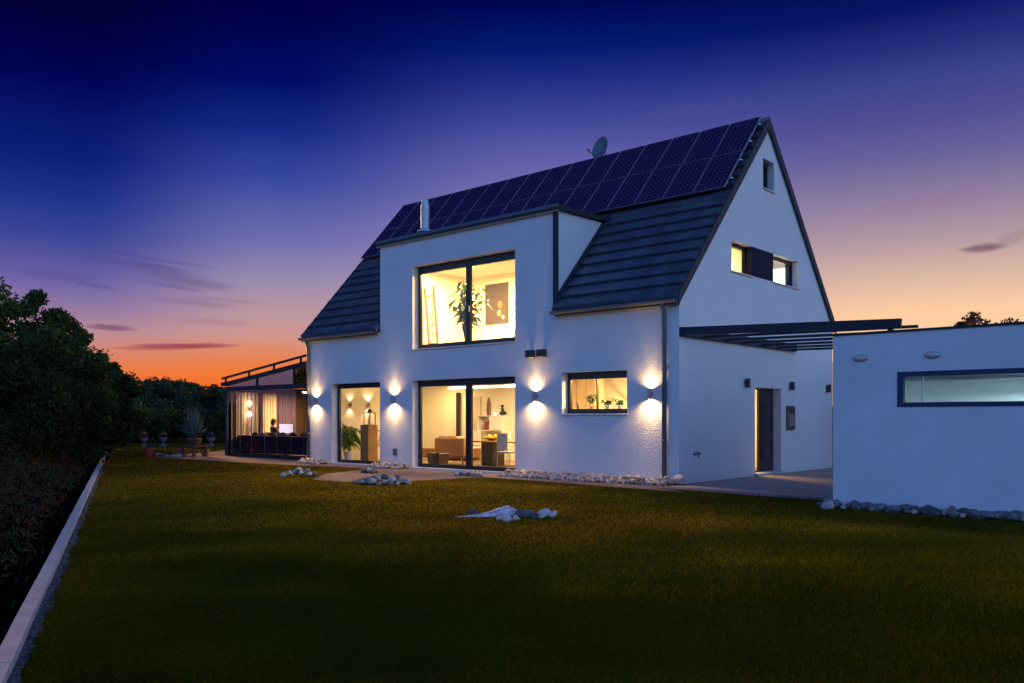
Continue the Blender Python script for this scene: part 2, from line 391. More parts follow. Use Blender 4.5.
    for px, py, wx, wy, slope, op, c in (
        (185, 279, 55, 9, .12, .42, (88,66,120)), (125, 262, 55, 5, .10, .30, (70,62,130)), (60, 276, 40, 6, .03, .22, (66,56,120)),
        (112, 328, 28, 3.2, .02, .75, (120,66,110)), (190, 346, 58, 3.6, -.05, .85, (150,58,82)), (195, 303, 50, 4, .06, .28, (110,84,130)),
        (210, 322, 45, 4, .04, .22, (150,100,130)), (150, 258, 70, 3, .10, .30, (64,58,128)), (170, 286, 40, 2.5, .14, .35, (84,62,118)), (95, 286, 26, 2.5, .1, .3, (74,60,126)), (225, 300, 50, 2.5, .05, .25, (120,92,134)), (150, 349, 40, 2, -.02, .4, (160,72,80)), (983, 248, 24, 5, -.02, .80, (112,86,104)), (1010, 240, 22, 8, -.4, .25, (120,94,110)),
        (690, 112, 60, 7, -.04, .18, (100,80,150)), (930, 200, 80, 14, -.1, .22, (150,110,140))):
        hyp = math.hypot(FPX, px-512); a0 = math.atan((px-512)/FPX); e0 = math.atan((418-py)/hyp)
        wa = wx/FPX*math.cos(a0)**2; we = wy/hyp
        da = m_('SUBTRACT', az, a0)
        u = m_('DIVIDE', da, wa)
        e1 = m_('ADD', m_('SUBTRACT', el, e0), m_('MULTIPLY', da, slope))
        v = m_('DIVIDE', m_('ADD', e1, m_('MULTIPLY', nz, we*1.5)), we)
        d = m_('ADD', m_('MULTIPLY', u, u), m_('MULTIPLY', v, v))
        k = smooth(m_('ADD', d, m_('MULTIPLY', nz, 2.2)), 1.25, -.1)
        fac = m_('MULTIPLY', k, op, clamp=True)
        sky = mix(fac, sky, lin(c))
    # a trace of the physical twilight sky under the gradient
    st = N.new('ShaderNodeTexSky'); st.sky_type = 'NISHITA'; st.sun_disc = False
    st.sun_elevation = R(2.5); st.sun_rotation = math.atan2(-1.16, .31)
    sky = mix(.0002, sky, st.outputs['Color'], 'ADD')
    # below the horizon: dark ground
    sky = mix(smooth(Z, -.004, -.02), sky, (.012,.013,.016))
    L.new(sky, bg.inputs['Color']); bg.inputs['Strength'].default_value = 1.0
build_world()

sl = bpy.data.lights.new('sunset_sun', 'SUN'); so = bpy.data.objects.new('sunset_sun', sl); col.objects.link(so)
sl.energy = 6.8; sl.angle = R(12); sl.color = (1,.52,.16)
sh = (FWD-RGT*.66).normalized(); sd = Vector((sh.x, sh.y, math.tan(R(5)))).normalized()          # towards the afterglow
so.rotation_euler = sd.to_track_quat('Z', 'Y').to_euler()

sc.view_settings.view_transform = 'Standard'; sc.view_settings.look = 'None'; sc.view_settings.exposure = 0; sc.view_settings.gamma = 1
sc.view_settings.use_curve_mapping = False
sc.cycles.use_denoising = True; sc.cycles.max_bounces = 8; sc.cycles.transparent_max_bounces = 16
sc.cycles.sample_clamp_indirect = 4; sc.cycles.caustics_reflective = False; sc.cycles.caustics_refractive = False

# ------------------------------------------------------------------ ground
KA, KB = on_z(5, 660), on_z(108, 448)
kd = (KB-KA); kd.z = 0; kd.normalize(); kn = Vector((kd.y, -kd.x, 0))     # kn points to the lawn side
if kn.dot(RGT) < 0: kn = -kn
def terrain(name, m, half, z, n=2):
    mb = MB(); mb.poly([(-half, -half, z), (half, -half, z), (half, half, z), (-half, half, z)]); return tag(mb.build(name, m), kind='structure')
terrain('ground', M['earth'], 900, -.06)
# lawn sheet, from the kerb to the right
L0, L1 = KA-kd*14, KA+kd*46
mb = MB(); mb.poly([L0+kn*.05, L0+kn*60, L1+kn*60, L1+kn*.05]); mb.v = [(x, y, 0) for x, y, z in mb.v]
tag(mb.build('lawn', M['soil']), kind='structure')
# terrace and path along the front
def g(px, py): p = on_z(px, py); return (p.x, p.y)
TERR = [g(152, 457.5), g(188, 459.2), g(230, 462), g(300, 465.5), g(364, 468.3), (g(360, 470)), g(325, 474), g(312, 479.5), g(345, 482), g(400, 481.5), g(440, 479.5), g(482, 477.2), g(505, 478.8), g(580, 484.5), g(660, 490.5), g(690, 492.6), (.1, -1.05), (.1, .5), (-13.2, .5), (-13.2, 1.2), (-20.2, 1.2), (-21.5, 3.2), (-24.5, 3.6)]
mb = MB(); mb.poly([(x, y, .004) for x, y in TERR]); tag(mb.build('terrace', M['terrace']), kind='structure')
DRV = [(.1, -1.0), g(760, 497.2), g(834, 501), (-.1+4.19, -2.0), (4.19, 14), (-.1, 14), (.1, -1.0)][:-1]
DRV = [(.1, -1.05), g(760, 496.4), g(832, 501), (4.3, -2.1), (4.3, 16), (.02, 16)]
mb = MB(); mb.poly([(x, y, .008) for x, y in DRV]); tag(mb.build('driveway', M['drive']), kind='structure')
e0, e1, e2 = Vector((*DRV[0], 0)), Vector((*DRV[1], 0)), Vector((*DRV[2], 0))
mb = MB(); dn = Vector((0, .55, 0))
mb.poly([(e0.x, e0.y-.04, .012), (e1.x, e1.y-.04, .012), (e2.x, e2.y-.04, .012), (e2.x, e2.y+.42, .012), (e1.x, e1.y+.42, .012), (e0.x, e0.y+.42, .012)])
tag(mb.build('cobble_path', M['cobble']), kind='structure')
# kerb of concrete blocks and the gravel strip on its lawn side
mb = MB(); t = -12.
while t < 44:
    a = KA+kd*t; b = KA+kd*(t+.882); j = random.uniform(-.004, .004)
    p = [a-kn*.035, a+kn*.063, b+kn*.063, b-kn*.035]
    vs = [(q.x+kn.x*j, q.y+kn.y*j, z) for z in (-.1, .062+j) for q in p]
    mb.add(vs, [(3,2,1,0),(4,5,6,7),(0,1,5,4),(1,2,6,5),(2,3,7,6),(3,0,4,7)]); t += .90
tag(mb.build('kerb', M['kerb']), kind='structure')
mb = MB(); n = 400
lo = [KA+kd*(-12+56*i/n)+kn*.06 for i in range(n+1)]; hi = [KA+kd*(-12+56*i/n)+kn*(.11+.05*random.random()) for i in range(n+1)]
mb.add([(p.x, p.y, .006) for p in lo]+[(p.x, p.y, .006) for p in hi], [(i, n+1+i, n+2+i, i+1) for i in range(n)])
tag(mb.build('gravel_path', M['gravel']), kind='structure')

def inside(poly, x, y):
    r = np.zeros(x.shape, bool); n = len(poly); j = n-1
    for i in range(n):
        xi, yi = poly[i]; xj, yj = poly[j]
        c = ((yi > y) != (yj > y)) & (x < (xj-xi)*(y-yi)/((yj-yi) if abs(yj-yi) > 1e-9 else 1e-9)+xi)
        r ^= c; j = i
    return r
def tri_mesh(name, V, mats, nper=3, parent=None, F=None, midx=None, org=None):
    me = bpy.data.meshes.new(name); nv = len(V)
    V = np.asarray(V, np.float32)
    if org is not None: V = V-np.array(org, np.float32)
    me.vertices.add(nv); me.vertices.foreach_set('co', V.ravel())
    nf = nv//nper; me.loops.add(nv); me.polygons.add(nf)
    me.loops.foreach_set('vertex_index', np.arange(nv, dtype=np.int32))
    me.polygons.foreach_set('loop_start', np.arange(0, nv, nper, dtype=np.int32)); me.polygons.foreach_set('loop_total', np.full(nf, nper, np.int32))
    for m in (mats if isinstance(mats, list) else [mats]): me.materials.append(m)
    if midx is not None: me.polygons.foreach_set('material_index', midx.astype(np.int32))
    me.update(calc_edges=True)
    ob = bpy.data.objects.new(name, me); col.objects.link(ob)
    if parent: ob.parent = parent
    return ob

def smooth_noise(x, y, s, seed=0):
    r = np.random.default_rng(seed); t = 0
    for k in range(6):
        ang = r.uniform(0, 6.28); f = s*r.uniform(.6, 1.8); t = t+np.sin((x*np.cos(ang)+y*np.sin(ang))*f+r.uniform(0, 6.28))
    return t/6

def grass():
    n = 820000
    u = rng.random(n); d0, d1 = 3.6, 46.
    dep = 1/np.sqrt(1/d0**1.0*(1-u)+1/d1**1.0*u)**2     # density thinning with distance
    lat = (rng.random(n)*2-1)*(.70*dep+1.2)
    x = CAM.x+FWD.x*dep+RGT.x*lat; y = CAM.y+FWD.y*dep+RGT.y*lat
    ok = ~inside(TERR, x, y) & ~inside(DRV, x, y)
    ok &= ~((x > -13.4) & (x < .1) & (y > -.6) & (y < 9)) & ~((x > -20.2) & (x < -13) & (y > 1) & (y < 7)) & ~((x > 4.1) & (y > -2.75))
    s = (x-KA.x)*kn.x+(y-KA.y)*kn.y; ok &= s > .10+.06*rng.random(n)
    ok &= ((x-KA.x)*kd.x+(y-KA.y)*kd.y) < 45
    x, y, dep = x[ok], y[ok], dep[ok]; n = len(x)
    h = (.017+.017*rng.random(n))*(1+.35*smooth_noise(x, y, 1.3, 3)); w = np.maximum(.0026, .00050*dep)
    a = rng.random(n)*6.283; ln = .25+rng.random(n)*1.15; la = rng.random(n)*6.283
    c, s_ = np.cos(a)*w, np.sin(a)*w
    V = np.empty((n, 3, 3), np.float32)
    V[:, 0] = np.stack([x-c, y-s_, np.zeros(n)], 1); V[:, 1] = np.stack([x+c, y+s_, np.zeros(n)], 1)
    V[:, 2] = np.stack([x+np.cos(la)*ln*h, y+np.sin(la)*ln*h, h], 1)
    dry_glow = 1.2*smooth_noise(x, y, .45, 5)+.8*smooth_noise(x, y, 1.7, 9)+.5*smooth_noise(x, y, 5., 13)+rng.normal(0, .45, n)+np.clip((dep-11)/9, -.75, .8)  # random straw patches, plus warm house glow painted in as straw with distance
    idx = np.where(dry_glow > .35, 1, 0); idx = np.where(dry_glow < -.5, 2, idx)
    g1 = mat('grass_green', (.14,.118,.008), .9, noise=.35, nscale=.7, spec=0)
    g2 = mat('grass_straw', (.26,.17,.012), .9, noise=.3, nscale=.7, spec=0)
    g3 = mat('grass_deep', (.055,.075,.006), .9, noise=.3, nscale=.7, spec=0)
    for gm in (g1, g2, g3):
        nt = gm.node_tree; b = nt.nodes['Principled BSDF']; tr = nt.nodes.new('ShaderNodeBsdfTranslucent'); mx = nt.nodes.new('ShaderNodeMixShader'); mx.inputs[0].default_value = .5
        nt.links.new(b.inputs['Base Color'].links[0].from_socket, tr.inputs['Color']); nt.links.new(b.outputs[0], mx.inputs[1]); nt.links.new(tr.outputs[0], mx.inputs[2]); nt.links.new(mx.outputs[0], nt.nodes['Material Output'].inputs['Surface'])
    tag(tri_mesh('grass', V.reshape(-1, 3), [g1, g2, g3], 3, midx=idx), kind='stuff')
grass()

def undergrowth():
    n = 26000
    t = rng.random(n)**1.4*48-9; s = -(.12+rng.random(n)**.8*14)
    x = KA.x+kd.x*t+kn.x*s; y = KA.y+kd.y*t+kn.y*s
    dk = np.clip(-s, 0, 6)
    h = (.12+.45*rng.random(n)**2)*np.clip(.35+dk*.5, .3, 1.7)*(1+.5*smooth_noise(x, y, .9, 21))
    z0 = -.05+np.clip(-s-1, 0, 6)*.06
    a = rng.random(n)*6.283; la = rng.random(n)*6.283; w = .006+.012*rng.random(n)
    V = np.empty((n, 3, 3), np.float32)
    V[:, 0] = np.stack([x-np.cos(a)*w, y-np.sin(a)*w, z0], 1); V[:, 1] = np.stack([x+np.cos(a)*w, y+np.sin(a)*w, z0], 1)
    V[:, 2] = np.stack([x+np.cos(la)*h*.4, y+np.sin(la)*h*.4, z0+h], 1)
    V = V.reshape(-1, 3)
    # leaf pieces of the low scrub
    m = 130000
    t = rng.random(m)**1.3*48-9; s = -(.25+rng.random(m)**.9*14)
    x = KA.x+kd.x*t+kn.x*s; y = KA.y+kd.y*t+kn.y*s
    top = np.clip(-s*.42, .1, 1.5)*(1+.5*smooth_noise(x, y, .8, 31))
    z = top*np.sqrt(rng.random(m))
    P = np.stack([x, y, z], 1); d1 = rng.normal(size=(m, 3)); d1 /= np.linalg.norm(d1, axis=1)[:, None]; d2 = rng.normal(size=(m, 3))
    d2 = np.cross(d1, d2); d2 /= np.linalg.norm(d2, axis=1)[:, None]; sz = (.025+.04*rng.random(m))[:, None]
    W = np.stack([P-d1*sz, P+d2*sz*.5, P+d1*sz], 1).reshape(-1, 3)
    idx = np.concatenate([np.where(rng.random(n) < .5, 0, 1), np.where(smooth_noise(x, y, .5, 8)+rng.normal(0, .3, m) > .1, 0, 2)])
    tag(tri_mesh('undergrowth', np.concatenate([V, W]), [M['weed'], mat('weed_olive', (.026,.026,.010), 1., noise=.4, spec=.05), M['leaf2']], 3, midx=idx), kind='stuff')
undergrowth()

# ------------------------------------------------------------------ house
EZ = 3.97; ROOF_S = (8.62-EZ)/4.17          # eaves height of the rafters, slope of the roof
HL, HD = -13.23, 8.34
house = thing('house', 'white rendered gabled house with wide dormer, dark tiled roof and lit windows', 'house', (-6.6, 4.17, 0))

def clip_half(poly, f):
    out = []; n = len(poly)
    for i in range(n):
        p, q = poly[i], poly[(i+1) % n]; a, b = f(p), f(q)
        if a >= -1e-9: out.append(p)
        if (a > 1e-9 and b < -1e-9) or (a < -1e-9 and b > 1e-9):
            t = a/(a-b); out.append((p[0]+(q[0]-p[0])*t, p[1]+(q[1]-p[1])*t))
    return out
def wall(mb, to3, u0, u1, v0, v1, holes, thick, clip=()):
    """wall in a (u,v) plane with rectangular openings; to3(u,v,d) places it, d = depth behind the outer face"""
    us = sorted({u0, u1, *[h[i] for h in holes for i in (0, 1)]}); vs = sorted({v0, v1, *[h[i] for h in holes for i in (2, 3)]})
    for i in range(len(us)-1):
        for j in range(len(vs)-1):
            cu, cv = (us[i]+us[i+1])/2, (vs[j]+vs[j+1])/2
            if any(h[0] < cu < h[1] and h[2] < cv < h[3] for h in holes): continue
            p = [(us[i], vs[j]), (us[i+1], vs[j]), (us[i+1], vs[j+1]), (us[i], vs[j+1])]
            for f in clip: p = clip_half(p, f) if p else p
            if len(p) < 3: continue
            mb.poly([to3(u, v, 0) for u, v in p]); mb.poly([to3(u, v, thick) for u, v in reversed(p)])
    for a, b, c, d in holes:
        q = [(a, c), (b, c), (b, d), (a, d)]
        for k in range(4):
            p0, p1 = q[k], q[(k+1) % 4]
            mb.poly([to3(*p0, 0), to3(*p0, thick), to3(*p1, thick), to3(*p1, 0)])

TH = .36
UPW = (-8.36, -4.6, 3.29, 5.56); SLD = (-8.36, -4.6, .05, 2.43); KIT = (-3.13, -1.31, 1.50, 2.46); LFT = (-12.02, -9.75, .05, 2.43)
W = MB()
fr = lambda u, v, d: (u, d, v)
wall(W, fr, HL, -9.74, 0, 3.86, [(LFT[0], LFT[1], LFT[2], LFT[3])], TH)
wall(W, fr, -9.74, -3.31, 0, 6.3, [UPW, SLD], TH)
wall(W, fr, -3.31, 0, 0, 3.86, [KIT], TH)
gb = lambda u, v, d: (-d, u, v)
under = [lambda p: EZ-.02+ROOF_S*p[0]-p[1], lambda p: EZ-.02+ROOF_S*(HD-p[0])-p[1]]
GW = [(2.33, 3.36, 4.80, 5.5), (4.5, 6.04, 4.80, 5.5), (3.95, 4.57, 7.04, 7.76), (3.52, 4.98, .06, 2.14)]
wall(W, gb, 0.001, HD, 0, 8.8, GW, TH, under)
wall(W, lambda u, v, d: (HL+d, u, v), 0.001, HD, 0, 8.8, [], TH, under)
wall(W, lambda u, v, d: (u, HD-d, v), HL, 0, 0, 3.86, [], TH)
for x, s in ((-3.31, -1), (-9.74, 1)):        # dormer cheeks
    y1 = (6.3-EZ)/ROOF_S
    pts = [(0.001, 3.80), (y1+.1, 6.32), (0.001, 6.3)]
    W.poly([(x, y, z) for y, z in pts]); W.poly([(x+s*.2, y, z) for y, z in reversed(pts)])
wl = W.build('wall', M['render'], house)

# inner shell: floors, ceilings and room walls
I = MB()
I.box(HL+TH+.01, -4.48, 4.5, 4.6, .05, 2.62)          # living room back wall
I.box(-4.56, -4.48, TH+.01, 4.49, .05, 2.62)           # between living room and kitchen
I.box(-4.47, -TH-.01, 3.1, 3.2, .05, 2.62)            # kitchen back wall
I.box(HL+TH+.001, HL+TH+.05, TH+.01, 4.49, .05, 2.62)
I.box(-9.55, -9.45, TH+.01, 3.4, 3.1, 6.1)            # upper room: left and back walls, right wall
I.box(-9.44, -3.71, 3.4, 3.5, 3.1, 7.2)
I.box(-3.7, -3.6, TH+.01, 6.9, 3.1, 6.05)
I.box(-3.59, -TH-.01, 6.9, 7., 3.1, 5.55)             # gable rooms
I.box(-3.59, -TH-.01, 3.9, 4., 3.1, 5.75)
I.box(-3.59, -TH-.01, 1.75, 1.8, 3.1, 5.75)
I.box(-2.8, -2.7, 3.21, 6.3, .05, 2.62); I.box(-2.69, -TH-.01, 6.3, 6.4, .05, 2.62)   # hall
I.build('inside_wall', M['inside'], house)
C_ = MB(); C_.box(HL+TH+.002, -TH-.002, TH+.002, HD-TH, 2.63, 2.80); C_.box(-9.44, -3.71, TH+.005, 3.39, 5.75, 5.8)
C_.box(-3.59, -TH-.01, 1.81, 6.89, 5.76, 5.8)
C_.build('inside_ceiling', M['ceiling'], house)
F_ = MB(); F_.box(HL+TH+.002, -TH-.002, TH+.002, HD-TH, -.02, .045); F_.box(HL+TH+.002, -TH-.002, TH+.002, HD-TH, 2.96, 3.09)
F_.build('inside_floor', M['floor'], house)

# roof: stepped tile courses, front and rear
def courses(mb, x0, x1, y0, y1, side=1):
    nrm = Vector((0, -ROOF_S, 1)).normalized()
    step = .255; y = y0; prof = []
    while y < y1-1e-6:
        ye = min(y+step, y1)
        for yy, lift in ((y, .085), (ye, .012)):
            prof.append((yy, EZ+ROOF_S*yy+.10, lift))
        y = ye
    vs = []; P = []
    for yy, z, lift in prof:
        P.append((yy-nrm.z*0+nrm.y*lift, z+nrm.z*lift))
    # outline: top profile then the flat underside
    out = P+[(y1, EZ+ROOF_S*y1-.06), (y0, EZ+ROOF_S*y0+.0)]
    if side < 0: out = [(HD-a, b) for a, b in out][::-1]
    n = len(out)
    v = [(x0, a, b) for a, b in out]+[(x1, a, b) for a, b in out]
    f = [(i, (i+1) % n, n+(i+1) % n, n+i) for i in range(n)]
    # end caps as quads under each course
    k = len(P)
    if side > 0:
        for o_ in (0, n): f.append(tuple(o_+i for i in range(n)))
    else:
        for o_ in (0, n): f.append(tuple(o_+i for i in range(n)))
    mb.add(v, f)
T = MB()
courses(T, HL-.14, -9.76, -.13, 2.12); courses(T, -3.29, .045, -.13, 2.12)
courses(T, HL-.14, .045, 2.12, 4.17)
courses(T, HL-.14, .045, -.13, 4.17, -1)
roof = T.build('roof', M['tile'], house)
for x0, x1 in ((.045, .075), (HL-.175, HL-.14)):
    for s in (1, -1):                            # verge boards on both gables
        b = MB(); o = [(-.13, EZ-.13*ROOF_S+.18), (4.17, 8.62+.18), (4.17, 8.62-.10), (-.13, EZ-.13*ROOF_S-.06)]
        o = o if s > 0 else [(HD-y, z) for y, z in o][::-1]
        if s < 0: o = [(y+.0015, z) for y, z in o]
        b.prism(o, 0, x0, x1).build('verge_board', M['dark'], roof)
b = MB(); b.tube([(HL-.16, 4.17, 8.72), (.07, 4.17, 8.72)], .09, 10); b.build('ridge_cap', M['tile'], roof, smooth=True)

# eaves: gutters and boards
def gutter(x0, x1):
    mb = MB(); n = 8; vs = []; fs = []
    for x in (x0, x1):
        for r in (.075, .062):
            for k in range(n+1):
                t = math.pi+math.pi*k/n; vs.append((x, -.205+r*math.cos(t), 3.885+r*math.sin(t)))
    m = n+1
    for k in range(n):
        fs += [(k, k+1, 2*m+k+1, 2*m+k), (m+k, 3*m+k, 3*m+k+1, m+k+1)]
        fs += [(k, m+k, m+k+1, k+1), (2*m+k, 2*m+k+1, 3*m+k+1, 3*m+k)]
    fs += [(0, 2*m, 3*m, m), (n, m+n, 3*m+n, 2*m+n)]
    return mb.add(vs, fs)
for x0, x1 in ((HL-.16, -9.76), (-3.29, .05)):
    gutter(x0, x1).build('gutter', M['zinc'], house)
    e = MB(); e.box(x0+.03, x1-.03, -.115, -.003, 3.775, 3.81); e.build('eave_board', M['soffit'], house)
for x in (-.32, HL+.1):
    p = MB(); p.tube([(x, -.19, 3.85), (x, -.13, 3.74), (x, -.085, 3.66), (x, -.065, 3.58), (x, -.065, .02)], .052, 12)
    for z in (.9, 2.4): p.tube([(x, -.065, z), (x, -.065, z+.035)], .06, 12)
    p.build('downpipe', M['zinc'], house, smooth=True)

# dormer roof and trim
dr = MB(); dr.prism([(-.09, 6.30), (2.25, 6.36), (2.25, 6.44), (-.09, 6.42)], 0, -9.84, -3.20)
dorm = dr.build('dormer_roof', M['dark'], house)
e = MB(); e.box(-9.82, -3.22, -.075, -.004, 6.255, 6.298); e.build('eave_board', M['soffit'], dorm)
e = MB(); e.box(-9.86, -3.18, -.10, -.092, 6.355, 6.43); e.build('edge_trim', M['zinc'], dorm)
# flashing where cheek meets roof, corner profile
for x0, x1 in ((-3.307, -3.23), (-9.82, -9.743)):
    o = [(-.02, EZ+.12), (2.1, EZ+2.12*ROOF_S+.12), (2.1, EZ+2.12*ROOF_S+.27), (-.02, EZ+.30)]
    e = MB(); e.prism(o, 0, x0, x1); e.build('flashing', M['dark'], dorm)
e = MB(); e.box(-3.36, -3.255, -.055, .03, 3.84, 6.298); e.build('corner_profile', M['dark'], dorm)

# flue
fx, fy = -8.04, .17
f = MB()
for z0_, z1_, r_ in ((6.58, 6.865, .115), (6.868, 7.105, .117), (7.108, 7.24, .119), (7.242, 7.36, .095)): f.tube([(fx, fy, z0_), (fx, fy, z1_)], r_, 40)
f.lathe((fx, fy, 0), [(.21, 6.49), (.20, 6.52), (.118, 6.585)], 40)
for z_ in (6.866, 7.106): f.lathe((fx, fy, 0), [(.116, z_-.012), (.124, z_-.01), (.124, z_+.01), (.116, z_+.012)], 40)
fl = f.build('flue', M['steel'], house)
f = MB(); f.lathe((fx, fy, 0), [(.26, 6.43), (.20, 6.50)], 20); f.build('flue_collar', M['dark'], fl)

# windows
def frame_window(name, o, y0, members, head, mull, kind='front', sill=True, sides=.085, bottom=.10, glass='glass', label=None):
    """frame set back in an opening of the front wall; o = x0,x1,z0,z1"""
    x0, x1, z0, z1 = o
    y1 = y0+.07
    m = MB()
    m.box(x0+.002, x0+sides, y0, y1, z0+.002, z1-.002); m.box(x1-sides, x1-.002, y0, y1, z0+.002, z1-.002)
    m.box(x0+sides, x1-sides, y0, y1, z0+.002, z0+bottom); m.box(x0+sides, x1-sides, y0-.012, y1, z1-head, z1-.002)
    for c, w in mull: m.box(c-w/2, c+w/2, y0-.004, y1-.004, z0+bottom, z1-head)
    fr_ = m.build(name, M['frame'], house)
    xs = [x0+sides]+[q for c, w in mull for q in (c-w/2, c+w/2)]+[x1-sides]
    for k in range(0, len(xs), 2):
        p = MB(); p.box(xs[k], xs[k+1], y0+.03, y0+.036, z0+bottom, z1-head); p.build('pane', M[glass], fr_)
    if sill:
        s = MB(); s.prism([(-.045, z0-.035), (y0, z0-.012), (y0, z0+.0015), (-.045, z0-.012)], 0, x0-.03, x1+.03); s.build('sill', M['sill'], fr_)
    return fr_
def hdl(fr_, x, y, z):
    m = MB(); m.box(x-.014, x+.014, y-.035, y, z-.08, z+.08); m.build('handle', M['alu'], fr_)
wn = frame_window('window', UPW, .21, 2, .20, [(-6.42, .16)], sides=.10, bottom=.13)
hdl(wn, -6.36, .20, 4.25)
sd_ = frame_window('sliding_door', SLD, .21, 2, .17, [(-6.41, .20)], sill=False, sides=.10, bottom=.10)
frame_window('window', LFT, .21, 2, .14, [], sill=False, sides=.085, bottom=.09)
frame_window('window', KIT, .21, 2, .16, [(-2.28, .025)], sides=.09, bottom=.11)

def gable_window(o, xd, glass, dark_panel=None):
    y0, y1, z0, z1 = o
    m = MB(); a, b_ = -xd, -xd-.06; s = .07
    m.box(b_, a, y0+.002, y0+s, z0+.002, z1-.002); m.box(b_, a, y1-s, y1-.002, z0+.002, z1-.002)
    m.box(b_, a, y0+s, y1-s, z0+.002, z0+s); m.box(b_, a+.01, y0+s, y1-s, z1-s*1.3, z1-.002)
    fr_ = m.build('window', M['frame'], house)
    p = MB(); p.box(-xd-.034, -xd-.028, y0+s, y1-s, z0+s, z1-s*1.3); p.build('pane', M[glass], fr_)
    s_ = MB(); s_.prism([(.045, z0-.035), (.045, z0-.012), (-xd+.01, z0+.0015), (-xd+.01, z0-.02)], 1, y0-.02, y1+.02); s_.build('sill', M['sill'], fr_)
    return fr_
M['frost'] = mat('frosted_glass', (.9,.9,.9), .5)
bn = M['frost'].node_tree.nodes['Principled BSDF']; bn.inputs['Transmission Weight'].default_value = 1.0; bn.inputs['IOR'].default_value = 1.02
w1 = gable_window(GW[0], .17, 'glass'); w2 = gable_window(GW[1], .17, 'glass'); gable_window(GW[2], .17, 'glass')
for fr_, yy in ((w1, (on_x(741.8, 262, -.21).y, 3.29)), (w2, (on_x(785.2, 275, -.21).y, 5.97))):      # dark blind half across each
    p = MB(); p.box(-.215, -.207, yy[0], yy[1], 4.87, 5.41); p.build('shutter', M['frame'], fr_)
p = MB(); p.box(-.168, .012, 3.34, 4.498, 4.803, 5.497)
p.build('facade_panel', mat('facade_panel_navy', (.014,.018,.042), .7, spec=.1), house)

# front door in its recess
d = MB(); d.box(-.27, -.21, 4.17, 4.975, .065, 2.135)
for z in (.55, 1.1, 1.65): d.box(-.21, -.206, 4.22, 4.93, z, z+.006)
door = d.build('front_door', mat('door_paint', (.022,.020,.030), .4), house)
d = MB(); d.tube([(-.15, 4.30, .35), (-.15, 4.30, 1.85)], .018, 10); d.box(-.21, -.15, 4.29, 4.31, .5, .53); d.box(-.21, -.15, 4.29, 4.31, 1.68, 1.71)
d.build('handle', M['black'], door)
d = MB(); d.box(-.245, -.225, 3.56, 4.168, .1, 2.1); d.build('pane', M['glass'], door)
d = MB(); d.box(-.27, -.20, 3.523, 3.56, .065, 2.135); d.box(-.27, -.2, 3.56, 4.168, 2.1, 2.135); d.box(-.27, -.2, 3.56, 4.168, .065, .1); d.build('door_frame', M['frame'], door)
d = MB(); d.box(-.4, .10, 3.5, 5.0, .012, .058); d.build('doorstep', M['kerb'], house)

# ------------------------------------------------------------------ small things on the walls
def sconce(x, z, label):
    t = thing('wall_sconce', label, 'wall lamp', (x, -.085, z), 'warm up and down lights on the house front')
    m = MB(); n = 20; h = .095
    m.lathe((x, -.085, z), [(.036, -h), (.040, -h), (.040, h), (.036, h), (.036, .004), (.001, .004)], n)
    m.lathe((x, -.085, z), [(.001, -.004), (.036, -.004), (.036, -h)], n)
    b_ = m.build('body', M['lamp_body'], t, smooth=False)
    m = MB(); m.box(x-.025, x+.025, -.05, -.002, z-.04, z+.04); m.build('bracket', M['lamp_body'], t)
    for s in (1, -1):
        m = MB(); m.lathe((x, -.085, z), [(.001, s*.05), (.035, s*.05)][::s], n); m.build('lens', M['warm_glow'], t)
        for pw_, sz, ht in ((40, 42, .055), (38 if s > 0 else 90, 155, .095)):          # the lens throws a bright core and a wide halo
            light('bulb', 'SPOT', (x, -.085, z+s*ht), pw_, (1, .61, .25), t, spot_size=R(sz), spot_blend=1., shadow_soft_size=.025, rot=(0 if s < 0 else math.pi, 0, 0))
    return t
sconce(-12.79, 1.92, 'small cylindrical wall lamp between the glazed annexe and the plant window')
sconce(-9.11, 1.92, 'small cylindrical wall lamp between the narrow window and the sliding door')
sconce(-3.92, 1.92, 'small cylindrical wall lamp directly below the two dark box spotlights')
sconce(-.68, 1.92, 'small cylindrical wall lamp between the kitchen window and corner downpipe')
for x, lb in ((-4.03, 'dark box spotlight above the wall lamp, the one nearer the sliding door'), (-3.68, 'dark box spotlight above the wall lamp, the one nearer the kitchen window')):
    t = thing('box_spotlight', lb, 'spotlight', (x, 0, 2.94), 'dark box spotlights on the house front')
    m = MB(); m.box(x-.115, x+.115, -.16, -.03, 2.86, 3.03); m.build('housing', M['lamp_dark'], t, bevel=.006)
    m = MB(); m.box(x-.05, x+.05, -.03, -.002, 2.9, 2.99); m.build('bracket', M['lamp_dark'], t)
    m = MB(); m.box(x-.095, x+.095, -.145, -.045, 2.852, 2.859); m.build('lens', M['bulk'], t)
for y, lb in ((3.0, 'unlit dark wall lamp beside the front door, on the side nearer the tap'), (5.5, 'unlit dark wall lamp above the letter panel by the door'), (7.92, 'unlit dark wall lamp at the far end of the entrance wall')):
    t = thing('wall_sconce', lb, 'wall lamp', (0, y, 2.22), 'unlit dark wall lamps on the entrance wall')
    m = MB(); m.box(.03, .12, y-.045, y+.045, 2.12, 2.33); m.build('body', M['lamp_dark'], t, bevel=.005)
    m = MB(); m.box(.001, .03, y-.03, y+.03, 2.18, 2.27); m.build('bracket', M['lamp_dark'], t)
    m = MB(); m.box(.045, .105, y-.03, y+.03, 2.112, 2.119); m.build('lens', M['bulk'], t)
t = thing('letter_panel', 'tall grey letterbox and intercom panel beside the front door', 'letterbox', (0, 5.48, 1.4))
m = MB(); m.box(.002, .06, 5.27, 5.70, 1.09, 1.71); m.build('panel', mat('panel_grey', (.14,.135,.145), .4, metal=.5), t, bevel=.004)
